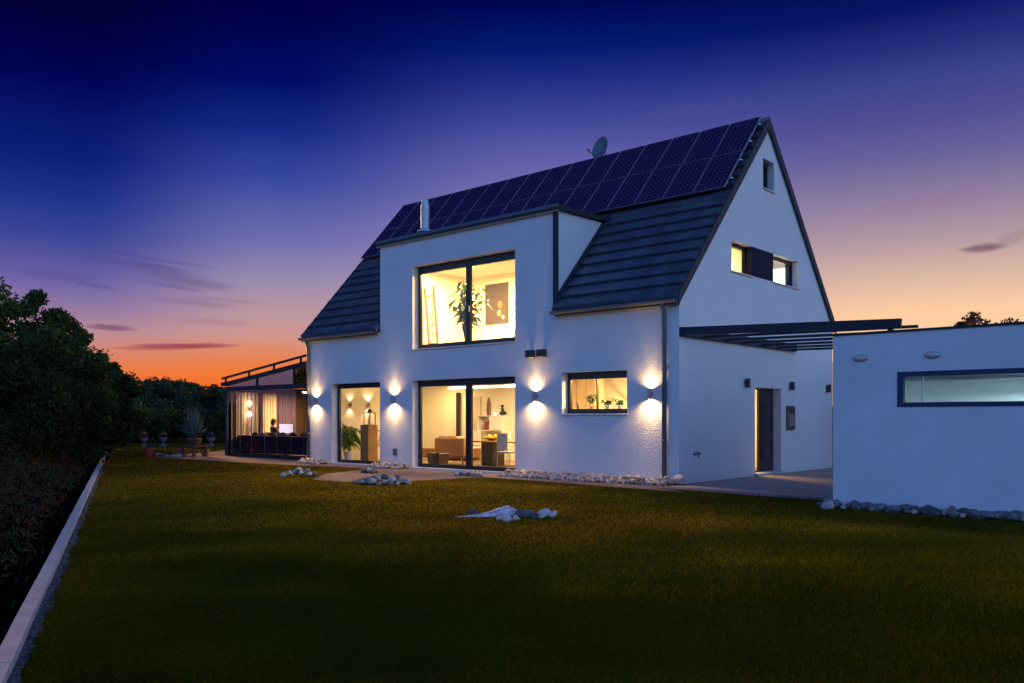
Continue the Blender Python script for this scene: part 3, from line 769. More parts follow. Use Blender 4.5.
m = MB(); m.box(.06, .066, 5.33, 5.64, 1.58, 1.62); m.build('slot', M['black'], t)
m = MB(); m.box(.06, .064, 5.33, 5.64, 1.20, 1.50); m.build('speaker_grille', M['alu'], t)
m = MB(); m.tube([(.06, 5.6, 1.54), (.07, 5.6, 1.54)], .014, 10); m.build('button', M['alu'], t)
t = thing('garden_tap', 'small brass garden tap low on the white gable wall', 'tap', (0, .62, .62))
m = MB(); m.tube([(.002, .62, .62), (.09, .62, .62), (.11, .62, .60), (.11, .62, .54)], .014, 10); m.tube([(.001, .62, .62), (.01, .62, .62)], .035, 12); m.build('spout', M['zinc'], t, smooth=True)
m = MB(); m.tube([(.06, .62, .62), (.06, .62, .68)], .008, 8); m.beam((.06, .57, .68), (.06, .67, .68), .016, .012); m.build('handle', M['zinc'], t)
m = MB(); m.box(.002, .035, .78, .84, .60, .66); m.build('backplate', M['zinc'], t)
t = thing('power_socket', 'small grey outdoor power socket low on the front wall', 'socket', (-9.07, 0, .45))
m = MB(); m.box(-9.14, -9.0, -.05, -.002, .35, .55); m.build('housing', mat('socket_grey', (.16,.17,.2), .5), t, bevel=.005)
m = MB(); m.box(-9.125, -9.015, -.058, -.05, .43, .535); m.build('cover', M['zinc'], t)

# ------------------------------------------------------------------ solar panels
pw, ph = .80, 1.385
def make_panel():
    t = bpy.data.objects.new('solar_panel', None); col.objects.link(t); ORG[t.name] = Vector()
    m = MB(); m.box(-pw/2+.012, pw/2-.012, .012, ph-.012, .0, .036); m.build('cells', M['pv'], t)
    m = MB()
    for a in ((-pw/2+.004, -pw/2+.012, .004, ph-.004), (pw/2-.012, pw/2-.004, .004, ph-.004), (-pw/2+.012, pw/2-.012, .004, .012), (-pw/2+.012, pw/2-.012, ph-.012, ph-.004)):
        m.box(a[0], a[1], a[2], a[3], -.004, .040)
    m.build('frame', mat('panel_frame', (.24,.21,.32), .5, metal=.2), t)
    m = MB()
    for y in (.30, 1.09):
        m = MB(); m.box(pw/2-.026, pw/2+.03, y-.026, y+.026, .038, .050); m.build('clamp', M['alu'], t)
    return t
ORD = ['first', 'second', 'third', 'fourth', 'fifth', 'sixth', 'seventh', 'eighth', 'ninth', 'tenth', 'eleventh', 'twelfth', 'thirteenth', 'fourteenth', 'fifteenth', 'sixteenth']
ang = math.atan(ROOF_S); sl_ = Vector((0, math.cos(ang), math.sin(ang))); nr = Vector((0, -math.sin(ang), math.cos(ang)))
p0 = make_panel(); first = True
for c in range(16):
    for r in range(2):
        base = Vector((-.03-.41-c*.826, 2.27, EZ+ROOF_S*2.27))+nr*.25+sl_*(r*(ph+.03))
        t = p0 if first else copy_tree(p0); first = False
        t.location = base; t.rotation_euler = (ang, 0, 0)
        tag(t, '%s dark solar panel from the gable end in the %s row' % (ORD[c], 'upper' if r else 'lower'), 'solar panel', 'solar panels on the house roof')
t = thing('panel_rail', 'mounting rails with silver clamps along the gable edge of the roof', 'rail', (0, 3.2, 7.8))
m = MB()
for r in (.35, 1.05, 1.8, 2.5):
    q = Vector((0, 2.27, EZ+ROOF_S*2.27))+nr*.215+sl_*r
    m.beam(q+Vector((-13.2, 0, 0)), q+Vector((.03, 0, 0)), .045, .04)
m.build('rail', M['dark'], t)
for r in (.35, 1.05, 1.8, 2.5):
    q = Vector((0, 2.27, EZ+ROOF_S*2.27))+nr*.25+sl_*r
    m = MB(); m.beam(q+Vector((-.03, 0, 0)), q+Vector((.03, 0, 0)), .05, .03); m.build('clamp', M['alu'], t)

# satellite dish on the ridge
dc = at_depth(602, 149.5, 26.2)
t = thing('satellite_dish', 'round dark satellite dish on a mast behind the roof ridge', 'dish', (dc.x, dc.y, 8.9))
m = MB(); prof = [(.36*i/8, .10*(i/8)**2) for i in range(9)]; prof = [(max(r, .001), z) for r, z in prof]
m.lathe((0,0,0), prof+[(.365, .10), (.36, .094)]+[(r, z-.012) for r, z in prof[::-1]], 28)
look = (RGT*-.80+FWD*-.62+Vector((0,0,.26))).normalized()
q = look.to_track_quat('Z', 'Y').to_matrix().to_4x4(); Mx = Matrix.Translation(dc) @ q @ Matrix.Diagonal((.92, 1.04, 1, 1))
m.xf(Mx); m.build('reflector', M['dish'], t, smooth=True)
arm0 = dc+Vector((0,0,-.34)); arm1 = dc-RGT*.44-FWD*.20+Vector((0,0,-.10))
m = MB(); m.tube([arm0, arm1], .016, 8); m.tube([arm1-RGT*.03+Vector((0,0,.05)), arm1+RGT*.04-Vector((0,0,.03))], .035, 10); m.build('feed_arm', M['dish_arm'], t)
m = MB(); mp = dc+RGT*.10+FWD*.10; m.tube([(mp.x, mp.y, 8.3), (mp.x, mp.y, dc.z+.05)], .022, 10); m.tube([mp, dc+RGT*.02], .03, 8); m.build('mast', M['zinc'], t)

# ------------------------------------------------------------------ rooms
def ceiling_lamp(x, y, z, power, colr=(1, .68, .27), r=.16, name='ceiling_lamp', label='', size=.5):
    t = thing(name, label, 'lamp', (x, y, z))
    m = MB(); m.lathe((x, y, z), [(.001, -.06), (r*.7, -.055), (r, -.03), (r, 0), (.001, 0)], 24); m.build('shade', M['warm_glow'] if colr[2] < .6 else mat_emit('cool_glow', (.95,.97,1), 8), t, smooth=True)
    light('bulb', 'AREA', (x, y, z-.08), power, colr, t, shape='DISK', size=size)
    return t
ceiling_lamp(-6.6, 2.6, 2.62, 230, label='round glowing ceiling lamp inside the living room', size=.8)
ceiling_lamp(-11.2, 3.4, 2.62, 62, label='round glowing ceiling lamp deep in the living room', size=.8)
ceiling_lamp(-1.7, 1.45, 2.62, 430, label='round glowing ceiling lamp inside the kitchen')
ceiling_lamp(-7.6, 1.5, 5.74, 640, label='round glowing ceiling lamp in the upstairs dormer room', size=.8)
ceiling_lamp(-8.9, 1.3, 5.74, 50, label='small glowing ceiling lamp above the ladder upstairs', size=.5)
ceiling_lamp(-1.6, 2.9, 5.74, 200, label='glowing ceiling lamp behind the small yellow gable window')
ceiling_lamp(-1.6, 5.2, 5.74, 420, (1, .97, .92), label='white ceiling lamp behind the small white gable window')
ceiling_lamp(-1.6, 4.6, 2.62, 110, label='warm ceiling lamp in the entrance hall')
# linear pendant over the dining table
a_ = on_y(449, 386, 2.4); b_ = on_y(522, 384.2, 2.4)
t = thing('linear_pendant', 'long glowing linear lamp hung under the living room ceiling', 'lamp', ((a_.x+b_.x)/2, 2.4, 2.37))
m = MB(); m.box(a_.x, b_.x, 2.34, 2.46, 2.335, 2.36); m.build('housing', M['white'], t)
m = MB(); m.box(a_.x+.01, b_.x-.01, 2.35, 2.45, 2.28, 2.334); m.build('diffuser', M['strip_glow'], t)
m = MB()
for x in (a_.x+.3, b_.x-.3): m.tube([(x, 2.4, 2.36), (x, 2.4, 2.628)], .004, 6)
m.build('cable', M['black'], t)
light('tube', 'AREA', ((a_.x+b_.x)/2, 2.4, 2.27), 45, (1,.74,.42), t, shape='RECTANGLE', size=abs(b_.x-a_.x), size_y=.1)

# dining table, chairs, bowl
def pot_plant(name, label, cat, base, potr, poth, plant_h, spread, nleaf, leaf_len, leaf_w, potmat, leafmat, seed, group=None, droop=.5):
    r = random.Random(seed)
    t = thing(name, label, cat, base, group); bx, by, bz = base
    m = MB(); m.lathe(base, [(.001, 0), (potr*.75, 0), (potr, poth*.9), (potr*1.08, poth*.92), (potr*1.08, poth), (potr*.9, poth), (.001, poth*.94)], 18)
    m.build('pot', potmat, t, smooth=False)
    stems = MB(); leaves = MB()
    ns = max(3, nleaf//14)
    tips = []
    for s in range(ns):
        a = r.uniform(0, 6.28); rr = spread*r.uniform(.1, .75); hh = plant_h*r.uniform(.55, 1.)
        p0_ = Vector((bx, by, bz+poth*.95)); p2 = Vector((bx+rr*math.cos(a), by+rr*math.sin(a), bz+poth+hh*.92)); p1 = Vector((bx+rr*.3*math.cos(a), by+rr*.3*math.sin(a), bz+poth+hh*.55))
        stems.tube([p0_, p1, p2], [.012*plant_h+.002, .008*plant_h+.002, .003], 5)
        for k in range(nleaf//ns):
            f = r.uniform(.30, 1.); q = p0_.lerp(p1, min(1, f*2)) if f < .5 else p1.lerp(p2, f*2-1)
            al = r.uniform(0, 6.28); dz = r.uniform(-.5, .55)
            d = Vector((math.cos(al), math.sin(al), dz)).normalized(); l = leaf_len*r.uniform(.6, 1.15)
            sd2 = d.cross(Vector((0,0,1))).normalized(); wv = leaf_w*r.uniform(.7, 1.2)
            c1 = q+d*l*.5+sd2*wv; c2 = q+d*l*.5-sd2*wv; mid = q+d*l*.5-Vector((0,0,.12*l)); tp = q+d*l-Vector((0,0,droop*l))
            leaves.add([q, c1, mid, c2, tp], [(0,1,2),(0,2,3),(1,4,2),(2,4,3)])
    stems.build('stem', M['bark'] if leafmat is M['houseplant'] else leafmat, t); leaves.build('foliage', leafmat, t)
    return t
TZ = .75
ty0, ty1 = 1.75, 2.75
q0 = on_y(472, 440, ty0); q1 = on_y(520, 440, ty0)
tx0, tx1 = q0.x-.1, min(q1.x+.35, -4.4)
t = thing('dining_table', 'long pale topped dining table on dark slab legs behind the sliding door', 'table', ((tx0+tx1)/2, 2.25, .045))
m = MB(); m.box(tx0, tx1, ty0, ty1, .71, .75); m.build('tabletop', M['wood'], t)
for x in (on_y(484.5, 455, 1.9).x, tx1-.4):
    m = MB(); m.box(x-.22, x+.22, 2.0, 2.5, .046, .709); m.build('leg', M['wood_dark'], t)
bw = on_y(492, 436, 2.2)
t = thing('fruit_bowl', 'white bowl of yellow fruit on the dining table', 'bowl', (bw.x, 2.2, .75))
m = MB(); m.lathe((bw.x, 2.2, .751), [(.001, 0), (.10, .005), (.22, .07), (.30, .10), (.29, .105), (.20, .08), (.001, .02)], 24); m.build('bowl', M['yellow'], t, smooth=True)
for dx, dy in ((-.1, 0), (.08, .05), (0, -.09), (.02, .1)):
    m = MB(); m.ball((bw.x+dx, 2.2+dy, .87), .055, 8); m.build('fruit', M['white'] if dx < 0 else M['yellow'], t, smooth=True)
def dining_chair(x, y, rz, label, seat=M['cream']):
    t = thing('dining_chair', label, 'chair', (x, y, .046), 'pale chairs around the dining table', rz)
    m = MB(); m.box(-.22, .22, -.22, .22, .42, .47); m.build('seat', seat, t, bevel=.015)
    m = MB(); m.box(-.21, .21, .19, .23, .50, .95); m.build('backrest', seat, t, bevel=.012)
    for i in (-1, 1):
        for j in (-1, 1):
            m = MB(); m.tube([(i*.20, j*.20, .42), (i*.21, j*.22, 0)], .011, 8); m.build('leg', M['alu'], t)
    for i in (-1, 1):
        m = MB(); m.tube([(i*.19, .21, .42), (i*.19, .21, .55)], .011, 8); m.build('back_frame', M['alu'], t)
    return t
cx = on_y(507, 460, 1.15)
dining_chair(cx.x, 1.2, R(172), 'pale dining chair with thin metal legs near the right door pane')
cx = on_y(476, 446, 3.2); dining_chair(cx.x-.1, 3.1, R(8), 'pale dining chair behind the table next to the centre door mullion')
cx = on_y(503, 440, 3.2); dining_chair(cx.x, 3.1, R(-6), 'pale dining chair behind the table beneath the wall cabinet')
# tan armchair, dark basket
ac = on_z(453, 463, .045); ac = on_y(453, 455, 1.9)
t = thing('armchair', 'tan leather armchair with its back to the sliding door', 'armchair', (ac.x, 1.9, .046), rz=R(30))
m = MB(); m.box(-.45, .45, -.40, -.24, .20, .78); m.build('backrest', M['leather'], t, bevel=.04)
m = MB(); m.box(-.33, .33, -.235, .40, .22, .44); m.build('seat', M['leather'], t, bevel=.04)
for i in (-1, 1):
    m = MB(); m.box(i*.335, i*.45, -.235, .42, .20, .60); m.build('armrest', M['leather'], t, bevel=.03)
    for j in (-1, 1):
        m = MB(); m.tube([(i*.38, j*.33, .2), (i*.39, j*.34, 0)], .018, 8); m.build('leg', M['wood_dark'], t)
bc = on_y(438, 462, .75)
t = thing('storage_basket', 'dark tapered basket on the floor just inside the sliding door', 'basket', (bc.x, .75, .046))
m = MB(); s = [(.21, 0), (.25, .36)]
for (a, z), (a2, z2) in zip(s, s[1:]):
    m.add([(bc.x+i*r_, .75+j*r_*.8, .046+z_) for r_, z_ in ((a, z), (a2, z2)) for i, j in ((-1,-1),(1,-1),(1,1),(-1,1))], [(0,1,5,4),(1,2,6,5),(2,3,7,6),(3,0,4,7),(3,2,1,0)])
m.build('body', M['wood_dark'], t)
m = MB()
for i, j, k, l in ((-1,-1,1,-1),(1,-1,1,1),(1,1,-1,1),(-1,1,-1,-1)): m.tube([(bc.x+i*.25, .75+j*.2, .41), (bc.x+k*.25, .75+l*.2, .41)], .016, 6)
m.build('rim', M['wood_dark'], t)
m = MB(); m.box(bc.x-.2, bc.x+.2, .6, .9, .3, .38); m.build('blanket', M['mauve'], t, bevel=.03)
# low console behind the armchair
lc = on_y(446, 440, 3.6)
t = thing('low_sofa', 'tan low sofa with a grey cushion at the living room side', 'sofa', (lc.x, 3.7, .046))
m = MB(); m.box(lc.x-.9, lc.x+.9, 3.35, 4.1, .1, .42); m.build('seat', M['leather'], t, bevel=.04)
m = MB(); m.box(lc.x-.9, lc.x+.9, 4.12, 4.3, .1, .80); m.build('backrest', M['leather'], t, bevel=.04)
for dx in (-.5, .35):
    m = MB(); m.box(lc.x+dx-.25, lc.x+dx+.25, 3.95, 4.1, .43, .80); m.build('cushion', M['mauve'] if dx < 0 else M['cream'], t, bevel=.05)
# dark tall panel, wall cabinet with vase and sculpture
tp = on_y(456, 415, 4.3)
t = thing('floor_speaker', 'tall slim dark column speaker against the living room wall', 'speaker', (tp.x, 4.3, .046))
m = MB(); m.box(tp.x-.07, tp.x+.05, 4.37, 4.46, .08, 2.25); m.build('cabinet', M['wood_dark'], t)
m = MB(); m.box(tp.x-.055, tp.x+.035, 4.355, 4.369, .5, 2.2); m.build('grille', M['black'], t)
m = MB(); m.box(tp.x-.12, tp.x+.10, 4.30, 4.48, .046, .079); m.build('base', M['black'], t)
def cab_at(px, py): return on_y(px, py, 4.49)
c0, c1 = cab_at(484, 415.5), cab_at(509, 415.5); zb = cab_at(496, 431).z; zt = c0.z
t = thing('wall_cabinet', 'white wall cabinet with an open cubby on the living room wall', 'cabinet', ((c0.x+c1.x)/2, 4.49, zb))
xm = c0.x+(c1.x-c0.x)*.5
m = MB(); m.box(c0.x, c1.x, 4.15, 4.49, zt-.03, zt); m.box(c0.x, c1.x, 4.15, 4.49, zb, zb+.03); m.box(c0.x, c0.x+.03, 4.15, 4.49, zb+.03, zt-.03); m.box(xm, xm+.03, 4.15, 4.49, zb+.03, zt-.03); m.box(c1.x-.03, c1.x, 4.15, 4.49, zb+.03, zt-.03); m.box(c0.x+.03, xm, 4.47, 4.489, zb+.03, zt-.03)
m.build('carcass', M['white'], t)
m = MB(); m.box(xm+.035, c1.x-.035, 4.13, 4.149, zb+.035, zt-.035); m.build('door', M['white'], t)
bk = xm-.26
for k in range(3):
    o = MB(); o.box(bk+k*.07, bk+k*.07+.055, 4.2, 4.4, zb+.03, zb+.30-.03*k)
    tag(o.build('book', [M['red'], M['vase'], M['red']][k], org=(bk+k*.07, 4.3, zb+.03)), ['small red book standing first in the wall cabinet cubby', 'brown book standing in the middle of the cubby', 'small red book leaning last in the wall cabinet cubby'][k], 'book', 'books in the wall cabinet')
vx = cab_at(491, 414).x+.06
o = MB(); o.lathe((vx, 4.32, zt), [(.001, 0), (.06, 0), (.075, .20), (.07, .42), (.035, .50), (.03, .56), (.045, .57)], 18); tag(o.build('tall_vase', M['vase'], smooth=True, org=(vx, 4.32, zt)), 'tall slim brown vase on top of the wall cabinet', 'vase')
sx = cab_at(507, 414).x-.02
t = thing('animal_figurine', 'small dark sculpture of a resting animal on the wall cabinet', 'figurine', (sx, 4.32, zt))
m = MB(); m.ball((sx, 4.32, zt+.07), .07, 8, (2.2, .9, 1)); m.ball((sx-.02, 4.32, zt+.18), .055, 8, (1, .8, 1.6)); m.ball((sx-.03, 4.32, zt+.30), .05, 8, (1.3, .8, .9)); m.build('body', M['black'], t, smooth=True)
gx = cab_at(499, 413).x
o = MB(); o.lathe((gx, 4.3, zt), [(.001, 0), (.03, 0), (.035, .08), (.03, .08), (.001, .01)], 16); tag(o.build('tealight_glass', M['strip_glow'], org=(gx, 4.3, zt)), 'small glowing tealight glass on the wall cabinet', 'candle')
dd0, dd1 = cab_at(472, 400), cab_at(481, 400)
t = thing('inside_door', 'pale inner door in the living room back wall', 'door', (dd0.x, 4.49, .05))
m = MB(); m.box(dd0.x, dd1.x, 4.455, 4.488, .05, 2.1); m.build('leaf', mat('door_cream', (.62,.52,.42), .6), t)
m = MB(); m.tube([(dd1.x-.1, 4.45, 1.05), (dd1.x-.1, 4.41, 1.05), (dd1.x-.2, 4.41, 1.05)], .01, 8); m.build('handle', M['alu'], t)

# plant window on the left: plants, pedestal with lantern, inner wall lamps
pl = on_y(349, 461, .95)
pot_plant('potted_plant', 'leafy green plant in a white pot behind the narrow window', 'plant', (pl.x, .95, .046), .17, .30, 1.0, .62, 150, .40, .065, M['white'], M['houseplant'], 3)
pd = on_y(369, 461, .8)
t = thing('pedestal', 'tall wooden pedestal behind the narrow window', 'pedestal', (pd.x, .8, .046))
m = MB(); m.box(pd.x-.19, pd.x+.19, .62, .98, .046, 1.16); m.build('body', M['wood'], t, bevel=.006)
m = MB(); m.box(pd.x-.205, pd.x+.205, .605, .995, 1.161, 1.185); m.build('top', M['wood'], t)
t = thing('lantern', 'glass and metal lantern standing on the wooden pedestal', 'lantern', (pd.x+.03, .8, 1.186))
m = MB(); lx = pd.x+.03
for i in (-1, 1):
    for j in (-1, 1): m.box(lx+i*.12-.01, lx+i*.12+.01, .8+j*.12-.01, .8+j*.12+.01, 1.2, 1.55)
m.box(lx-.14, lx+.14, .66, .94, 1.186, 1.2); m.box(lx-.14, lx+.14, .66, .94, 1.55, 1.57); m.lathe((lx, .8, 1.57), [(.12, 0), (.05, .10), (.001, .11)], 4)
m.build('frame', M['vase'], t)
m = MB(); m.tube([(lx, .8, 1.2), (lx, .8, 1.38)], .045, 14); m.build('candle', M['cream'], t)
for k, (px, s) in enumerate(((350, 0), (368, 0))):
    w_ = on_x(px, 400, HL+TH+.06)
    yy = min(max(w_.y, .7), 4.2); zz = 1.82
    t = thing('wall_sconce', ['glowing wall lamp inside the narrow window, the fainter one', 'glowing wall lamp inside the narrow window above the lantern'][k], 'wall lamp', (HL+TH+.12, yy, zz), 'wall lamps inside the narrow window')
    m = MB(); xx = HL+TH+.12; m.tube([(xx, yy, zz-.07), (xx, yy, zz+.07)], .035, 14); m.box(HL+TH+.051, xx, yy-.02, yy+.02, zz-.03, zz+.03); m.build('body', M['lamp_body'], t)
    for s in (1, -1): light('bulb', 'SPOT', (xx, yy, zz+s*.08), 9+7*k, (1,.72,.4), t, spot_size=R(110), spot_blend=.7, shadow_soft_size=.02, rot=(0 if s < 0 else math.pi, 0, 0))
p2 = on_y(381, 461, 1.5)
pot_plant('potted_plant', 'bushy plant half hidden behind the wooden pedestal', 'plant', (p2.x, 1.7, .046), .16, .3, .8, .35, 60, .28, .05, M['terracotta'], M['houseplant'], 5)

# kitchen: tall cabinet, worktop, herbs
ka, kb = on_y(571, 390, 1.9), on_y(603.5, 390, 2.24)
t = thing('tall_cabinet', 'tall oak cabinet wall at the back of the kitchen', 'cabinet', ((ka.x+kb.x)/2, 2.2, .046))
m = MB(); m.box(-4.46, kb.x, 1.92, 2.25, .046, 2.55); m.build('carcass', M['maple'], t)
for k in range(3):
    x = -4.45+(kb.x+4.45)*k/3; m = MB(); m.box(x+.01, x+(kb.x+4.45)/3-.01, 1.895, 1.918, .1, 2.5); m.build('door', M['maple'], t)
t = thing('worktop', 'white kitchen worktop under the small window', 'worktop', (-2.2, .7, .046))
m = MB(); m.box(-3.5, -.6, .40, .98, 1.56, 1.60); m.build('top', M['white'], t)
m = MB(); m.box(-3.5, -.6, .42, .95, .046, 1.559); m.build('cupboard', M['white'], t)
for k, (px, hh, sp, n_, mt, lb) in enumerate(((592, .36, .30, 130, M['herb'], 'bushy yellow green herb in a pot on the kitchen windowsill'), (608, .24, .26, 110, M['herb'], 'small spreading green herb in the middle of the kitchen windowsill'), (620, .18, .26, 110, M['houseplant'], 'low dark green herb at the corner end of the kitchen windowsill'))):
    q = on_y(px, 403, .62)
    pot_plant('potted_herb', lb, 'plant', (q.x, .62, 1.601), .06, .08, hh, sp, n_, .12, .034, M['terracotta'] if k == 0 else M['white'], mt, 20+k, 'herbs on the kitchen windowsill', .3)
q = on_y(578.5, 405, .6)
o = MB(); o.lathe((q.x-.02, .6, 1.601), [(.001, 0), (.03, 0), (.03, .11), (.012, .14), (.012, .17), (.001, .17)], 14); tag(o.build('soap_bottle', M['black'], smooth=True, org=(q.x, .6, 1.601)), 'small dark bottle on the kitchen windowsill', 'bottle')
t = thing('cooker_hood', 'sloped pale cooker hood edge on the kitchen back wall', 'hood', (-3., 3.05, 1.9))
ha, hb = on_y(607, 379, 3.0), on_y(626, 397, 3.0)
m = MB(); m.beam((ha.x, 3.06, ha.z), (hb.x+.4, 3.06, hb.z-.35), .06, .06); m.build('hood', M['cream'], t)

# upstairs: ladder, plant, picture, sideboard
la0, la1 = on_x(429, 342, -9.2), on_x(437.5, 341, -9.2)
lt0, lt1 = on_x(425, 288, -9.4), on_x(433.5, 286, -9.4)
t = thing('ladder', 'wooden ladder leaning on the upstairs room wall', 'ladder', ((la0.x+la1.x)/2, (la0.y+la1.y)/2, 3.1))
def ext(p, q, z): s = (z-p.z)/(q.z-p.z); return p+(q-p)*s
f0, f1 = ext(la0, lt0, 3.1), ext(la1, lt1, 3.1)
M['ladder'] = mat('ladder_wood', (.20,.075,.04), .6)
for a, b in ((f0, lt0), (f1, lt1)):
    m = MB(); m.beam(a, b, .05, .05); m.build('rail', M['ladder'], t)
for k in range(7):
    s = .10+.13*k; m = MB(); m.tube([f0.lerp(lt0, s), f1.lerp(lt1, s)], .018, 8); m.build('rung', M['ladder'], t)
up = on_y(466, 336, 1.15)
pot_plant('tall_houseplant', 'tall leafy houseplant in a pink pot behind the upstairs window', 'plant', (up.x, 1.15, 3.09), .22, .42, 1.80, 1.0, 190, .36, .062, M['pot'], M['houseplant'], 12, droop=.45)
i0, i1 = on_y(485.5, 300, 3.37), on_y(508, 300, 3.37); it, ib = on_y(497, 283.5, 3.37).z, on_y(497, 323.5, 3.37).z
t = thing('framed_picture', 'dark canvas with an orange and a yellow flower shape on the upstairs wall', 'picture', ((i0.x+i1.x)/2, 3.38, ib))
m = MB(); m.box(i0.x, i1.x, 3.355, 3.398, ib, it); m.build('canvas', M['canvas'], t)
cxm = (i0.x+i1.x)/2
for px, py, rr, mt in ((500, 304.5, .10, M['orange']), (499, 313, .08, M['ochre']), (503, 317, .05, M['cream'])):
    q = on_y(px, py, 3.35); m = MB(); m.ball((q.x, 3.353, q.z), rr, 6, (1, .04, 1.2)); m.build('flower', mt, t)
b0, b1 = on_y(486, 330, 3.0), on_y(516, 330, 3.0)
t = thing('sideboard', 'white sideboard below the picture upstairs', 'sideboard', ((b0.x+b1.x)/2, 3.2, 3.1))
m = MB(); m.box(b0.x, b1.x, 2.95, 3.39, 3.2, 3.98); m.build('carcass', M['white'], t)
for k in range(2):
    m = MB(); w_ = (b1.x-b0.x)/2; m.box(b0.x+k*w_+.01, b0.x+(k+1)*w_-.01, 2.93, 2.949, 3.23, 3.92); m.build('door', M['white'], t)
for i in (b0.x+.05, b1.x-.05):
    m = MB(); m.box(i-.02, i+.02, 3.0, 3.35, 3.09, 3.2); m.build('leg', M['white'], t)

# ------------------------------------------------------------------ glazed annexe (conservatory)
CX0, CX1, CY0, CY1 = -19.95, -13.25, 1.06, 5.4
cons = thing('conservatory', 'glazed annexe with dark frame, sloping glass roof and sliding panes', 'conservatory', ((CX0+CX1)/2, (CY0+CY1)/2, 0))
def rz_(x): return 2.60+(x-CX0)/(CX1-CX0)*.74
m = MB()
for y in (CY0, CY1):
    m.box(CX0, CX0+.12, y-.06, y+.06, 0, 2.40); m.box(CX1-.10, CX1, y-.06, y+.06, 0, 2.40)
    m.box(CX0-.05, CX1, y-.07, y+.07, 2.40, 2.56)
m.box(CX0, CX0+.1, CY0+.07, CY1-.07, 2.40, 2.56)
m.box(CX0, CX1, CY0-.05, CY0+.05, 0, .07)
m.build('frame', M['dark'], cons)
m = MB()
for y in (CY0-.02, CY0+1.45, CY0+2.9, CY1):
    m.beam((CX0-.12, y, rz_(CX0-.12)+.06), (CX1, y, rz_(CX1)+.06), .08, .12)
m.build('rafter', M['dark'], cons)
m = MB(); m.add([(CX0-.12, CY0-.1, rz_(CX0-.12)+.13), (CX1, CY0-.1, rz_(CX1)+.13), (CX1, CY1, rz_(CX1)+.13), (CX0-.12, CY1, rz_(CX0-.12)+.13)], [(0,1,2,3)]); m.build('roof_glass', M['glass_roof'], cons)
m = MB(); m.add([(CX0, CY0, 2.56), (CX1, CY0, 2.56), (CX1, CY0, rz_(CX1)), (CX0, CY0, rz_(CX0))], [(0,1,2,3)]); m.build('gable_glass', M['glass_roof'], cons)
m = MB()
for x in (CX0+2.1, CX0+4.4): m.box(x-.04, x+.04, CY0-.035, CY0+.035, 2.56, rz_(x))
m.build('post', M['dark'], cons)
m = MB(); m.beam((CX0+.1, CY0+.9, 2.62), (CX1, CY0+.9, 2.95), .05, .05); m.beam((CX0+.1, CY0+1.9, 2.62), (CX1, CY0+1.9, 3.0), .05, .05); m.build('shade_rail', M['dark'], cons)
ra = MB(); ra.beam((CX0-.2, CY0-.05, rz_(CX0-.2)+.30), (CX1+.02, CY0-.05, rz_(CX1)+.33), .07, .07); aw = ra.build('awning_rail', M['dark'], cons)
for k in range(5):
    x = CX0+.05+k*1.6; p = MB(); p.box(x-.03, x+.03, CY0-.08, CY0-.02, rz_(x)+.10, rz_(x)+.28); p.build('awning_post', M['dark'], aw)
p = MB(); p.box(CX0-.2, CX0-.10, CY0-.12, CY1+.05, rz_(CX0)+.0, rz_(CX0)+.13); p.build('gutter', M['dark'], cons)
NP = 8; wp = (CX1-.1-CX0-.12)/NP
for k in range(NP):
    x = CX0+.12+k*wp; y = CY0-.02+(k % 2)*.03
    p = MB(); p.box(x+.012, x+wp-.004, y, y+.008, .075, 2.395); pn = p.build('sliding_pane', M['glass_slide'], cons)
    p = MB(); p.box(x, x+.012, y-.004, y+.012, .075, 2.395); p.build('edge_profile', M['lamp_body'], pn)
p = MB(); p.box(CX0+.14, CX1-.02, CY0+.06, CY1, .0, .05); p.build('inside_floor', M['wood_dark'], cons)
# back wall of the annexe: a timber wall behind curtains
p = MB(); p.box(CX0, CX1, CY1+.07, CY1+.14, 0, 2.56); p.build('back_wall', M['wood'], cons)
p = MB(); p.box(CX0-.0, CX0+.05, CY0+.07, CY1-.07, .05, 2.39); p.build('side_wall', M['wood_dark'], cons)
def curtain(y0, y1, x, m_, label, z0=.08, z1=2.36):
    mb = MB(); n = int((y1-y0)*40)+6; A = .035
    top = [(x+A*math.sin(i*1.05+y0)+.01*math.sin(i*2.7), y0+(y1-y0)*i/n) for i in range(n+1)]
    vs = [(a, b, z) for z in (z0, z1) for a, b in top]+[(a-.006, b, z) for z in (z0, z1) for a, b in top]; k = n+1
    fs = [(i, i+1, k+i+1, k+i) for i in range(n)]+[(2*k+i, 3*k+i, 3*k+i+1, 2*k+i+1) for i in range(n)]
    mb.add(vs, fs); return tag(mb.build('curtain', m_, smooth=True, org=(x, (y0+y1)/2, z0)), label, 'curtain', 'curtains inside the glazed annexe')
def cyp(px, x=-19.78): return max(on_x(px, 410, x).y, CY0+.1)
for a, b, mt, lb in ((226, 232, 'curtain', 'narrow yellow curtain at the outer end of the annexe'), (232.5, 235.5, 'curtain_mauve', 'thin dark curtain near the outer end of the annexe'), (236, 247, 'curtain', 'yellow curtain beside the double glowing lamp'),
                     (247.5, 254, 'curtain_white', 'whitish curtain behind the double glowing lamp'), (255, 258, 'curtain', 'thin yellow curtain strip beside the dark strip'), (258.5, 262.5, 'curtain_mauve', 'dark curtain strip in the middle of the annexe'),
                     (263, 278, 'curtain', 'wide bright yellow curtain behind the seated person'), (278.5, 296, 'curtain_mauve', 'wide mauve curtain behind the bright screen')):
    curtain(cyp(a), cyp(b), -19.78, M[mt], lb)
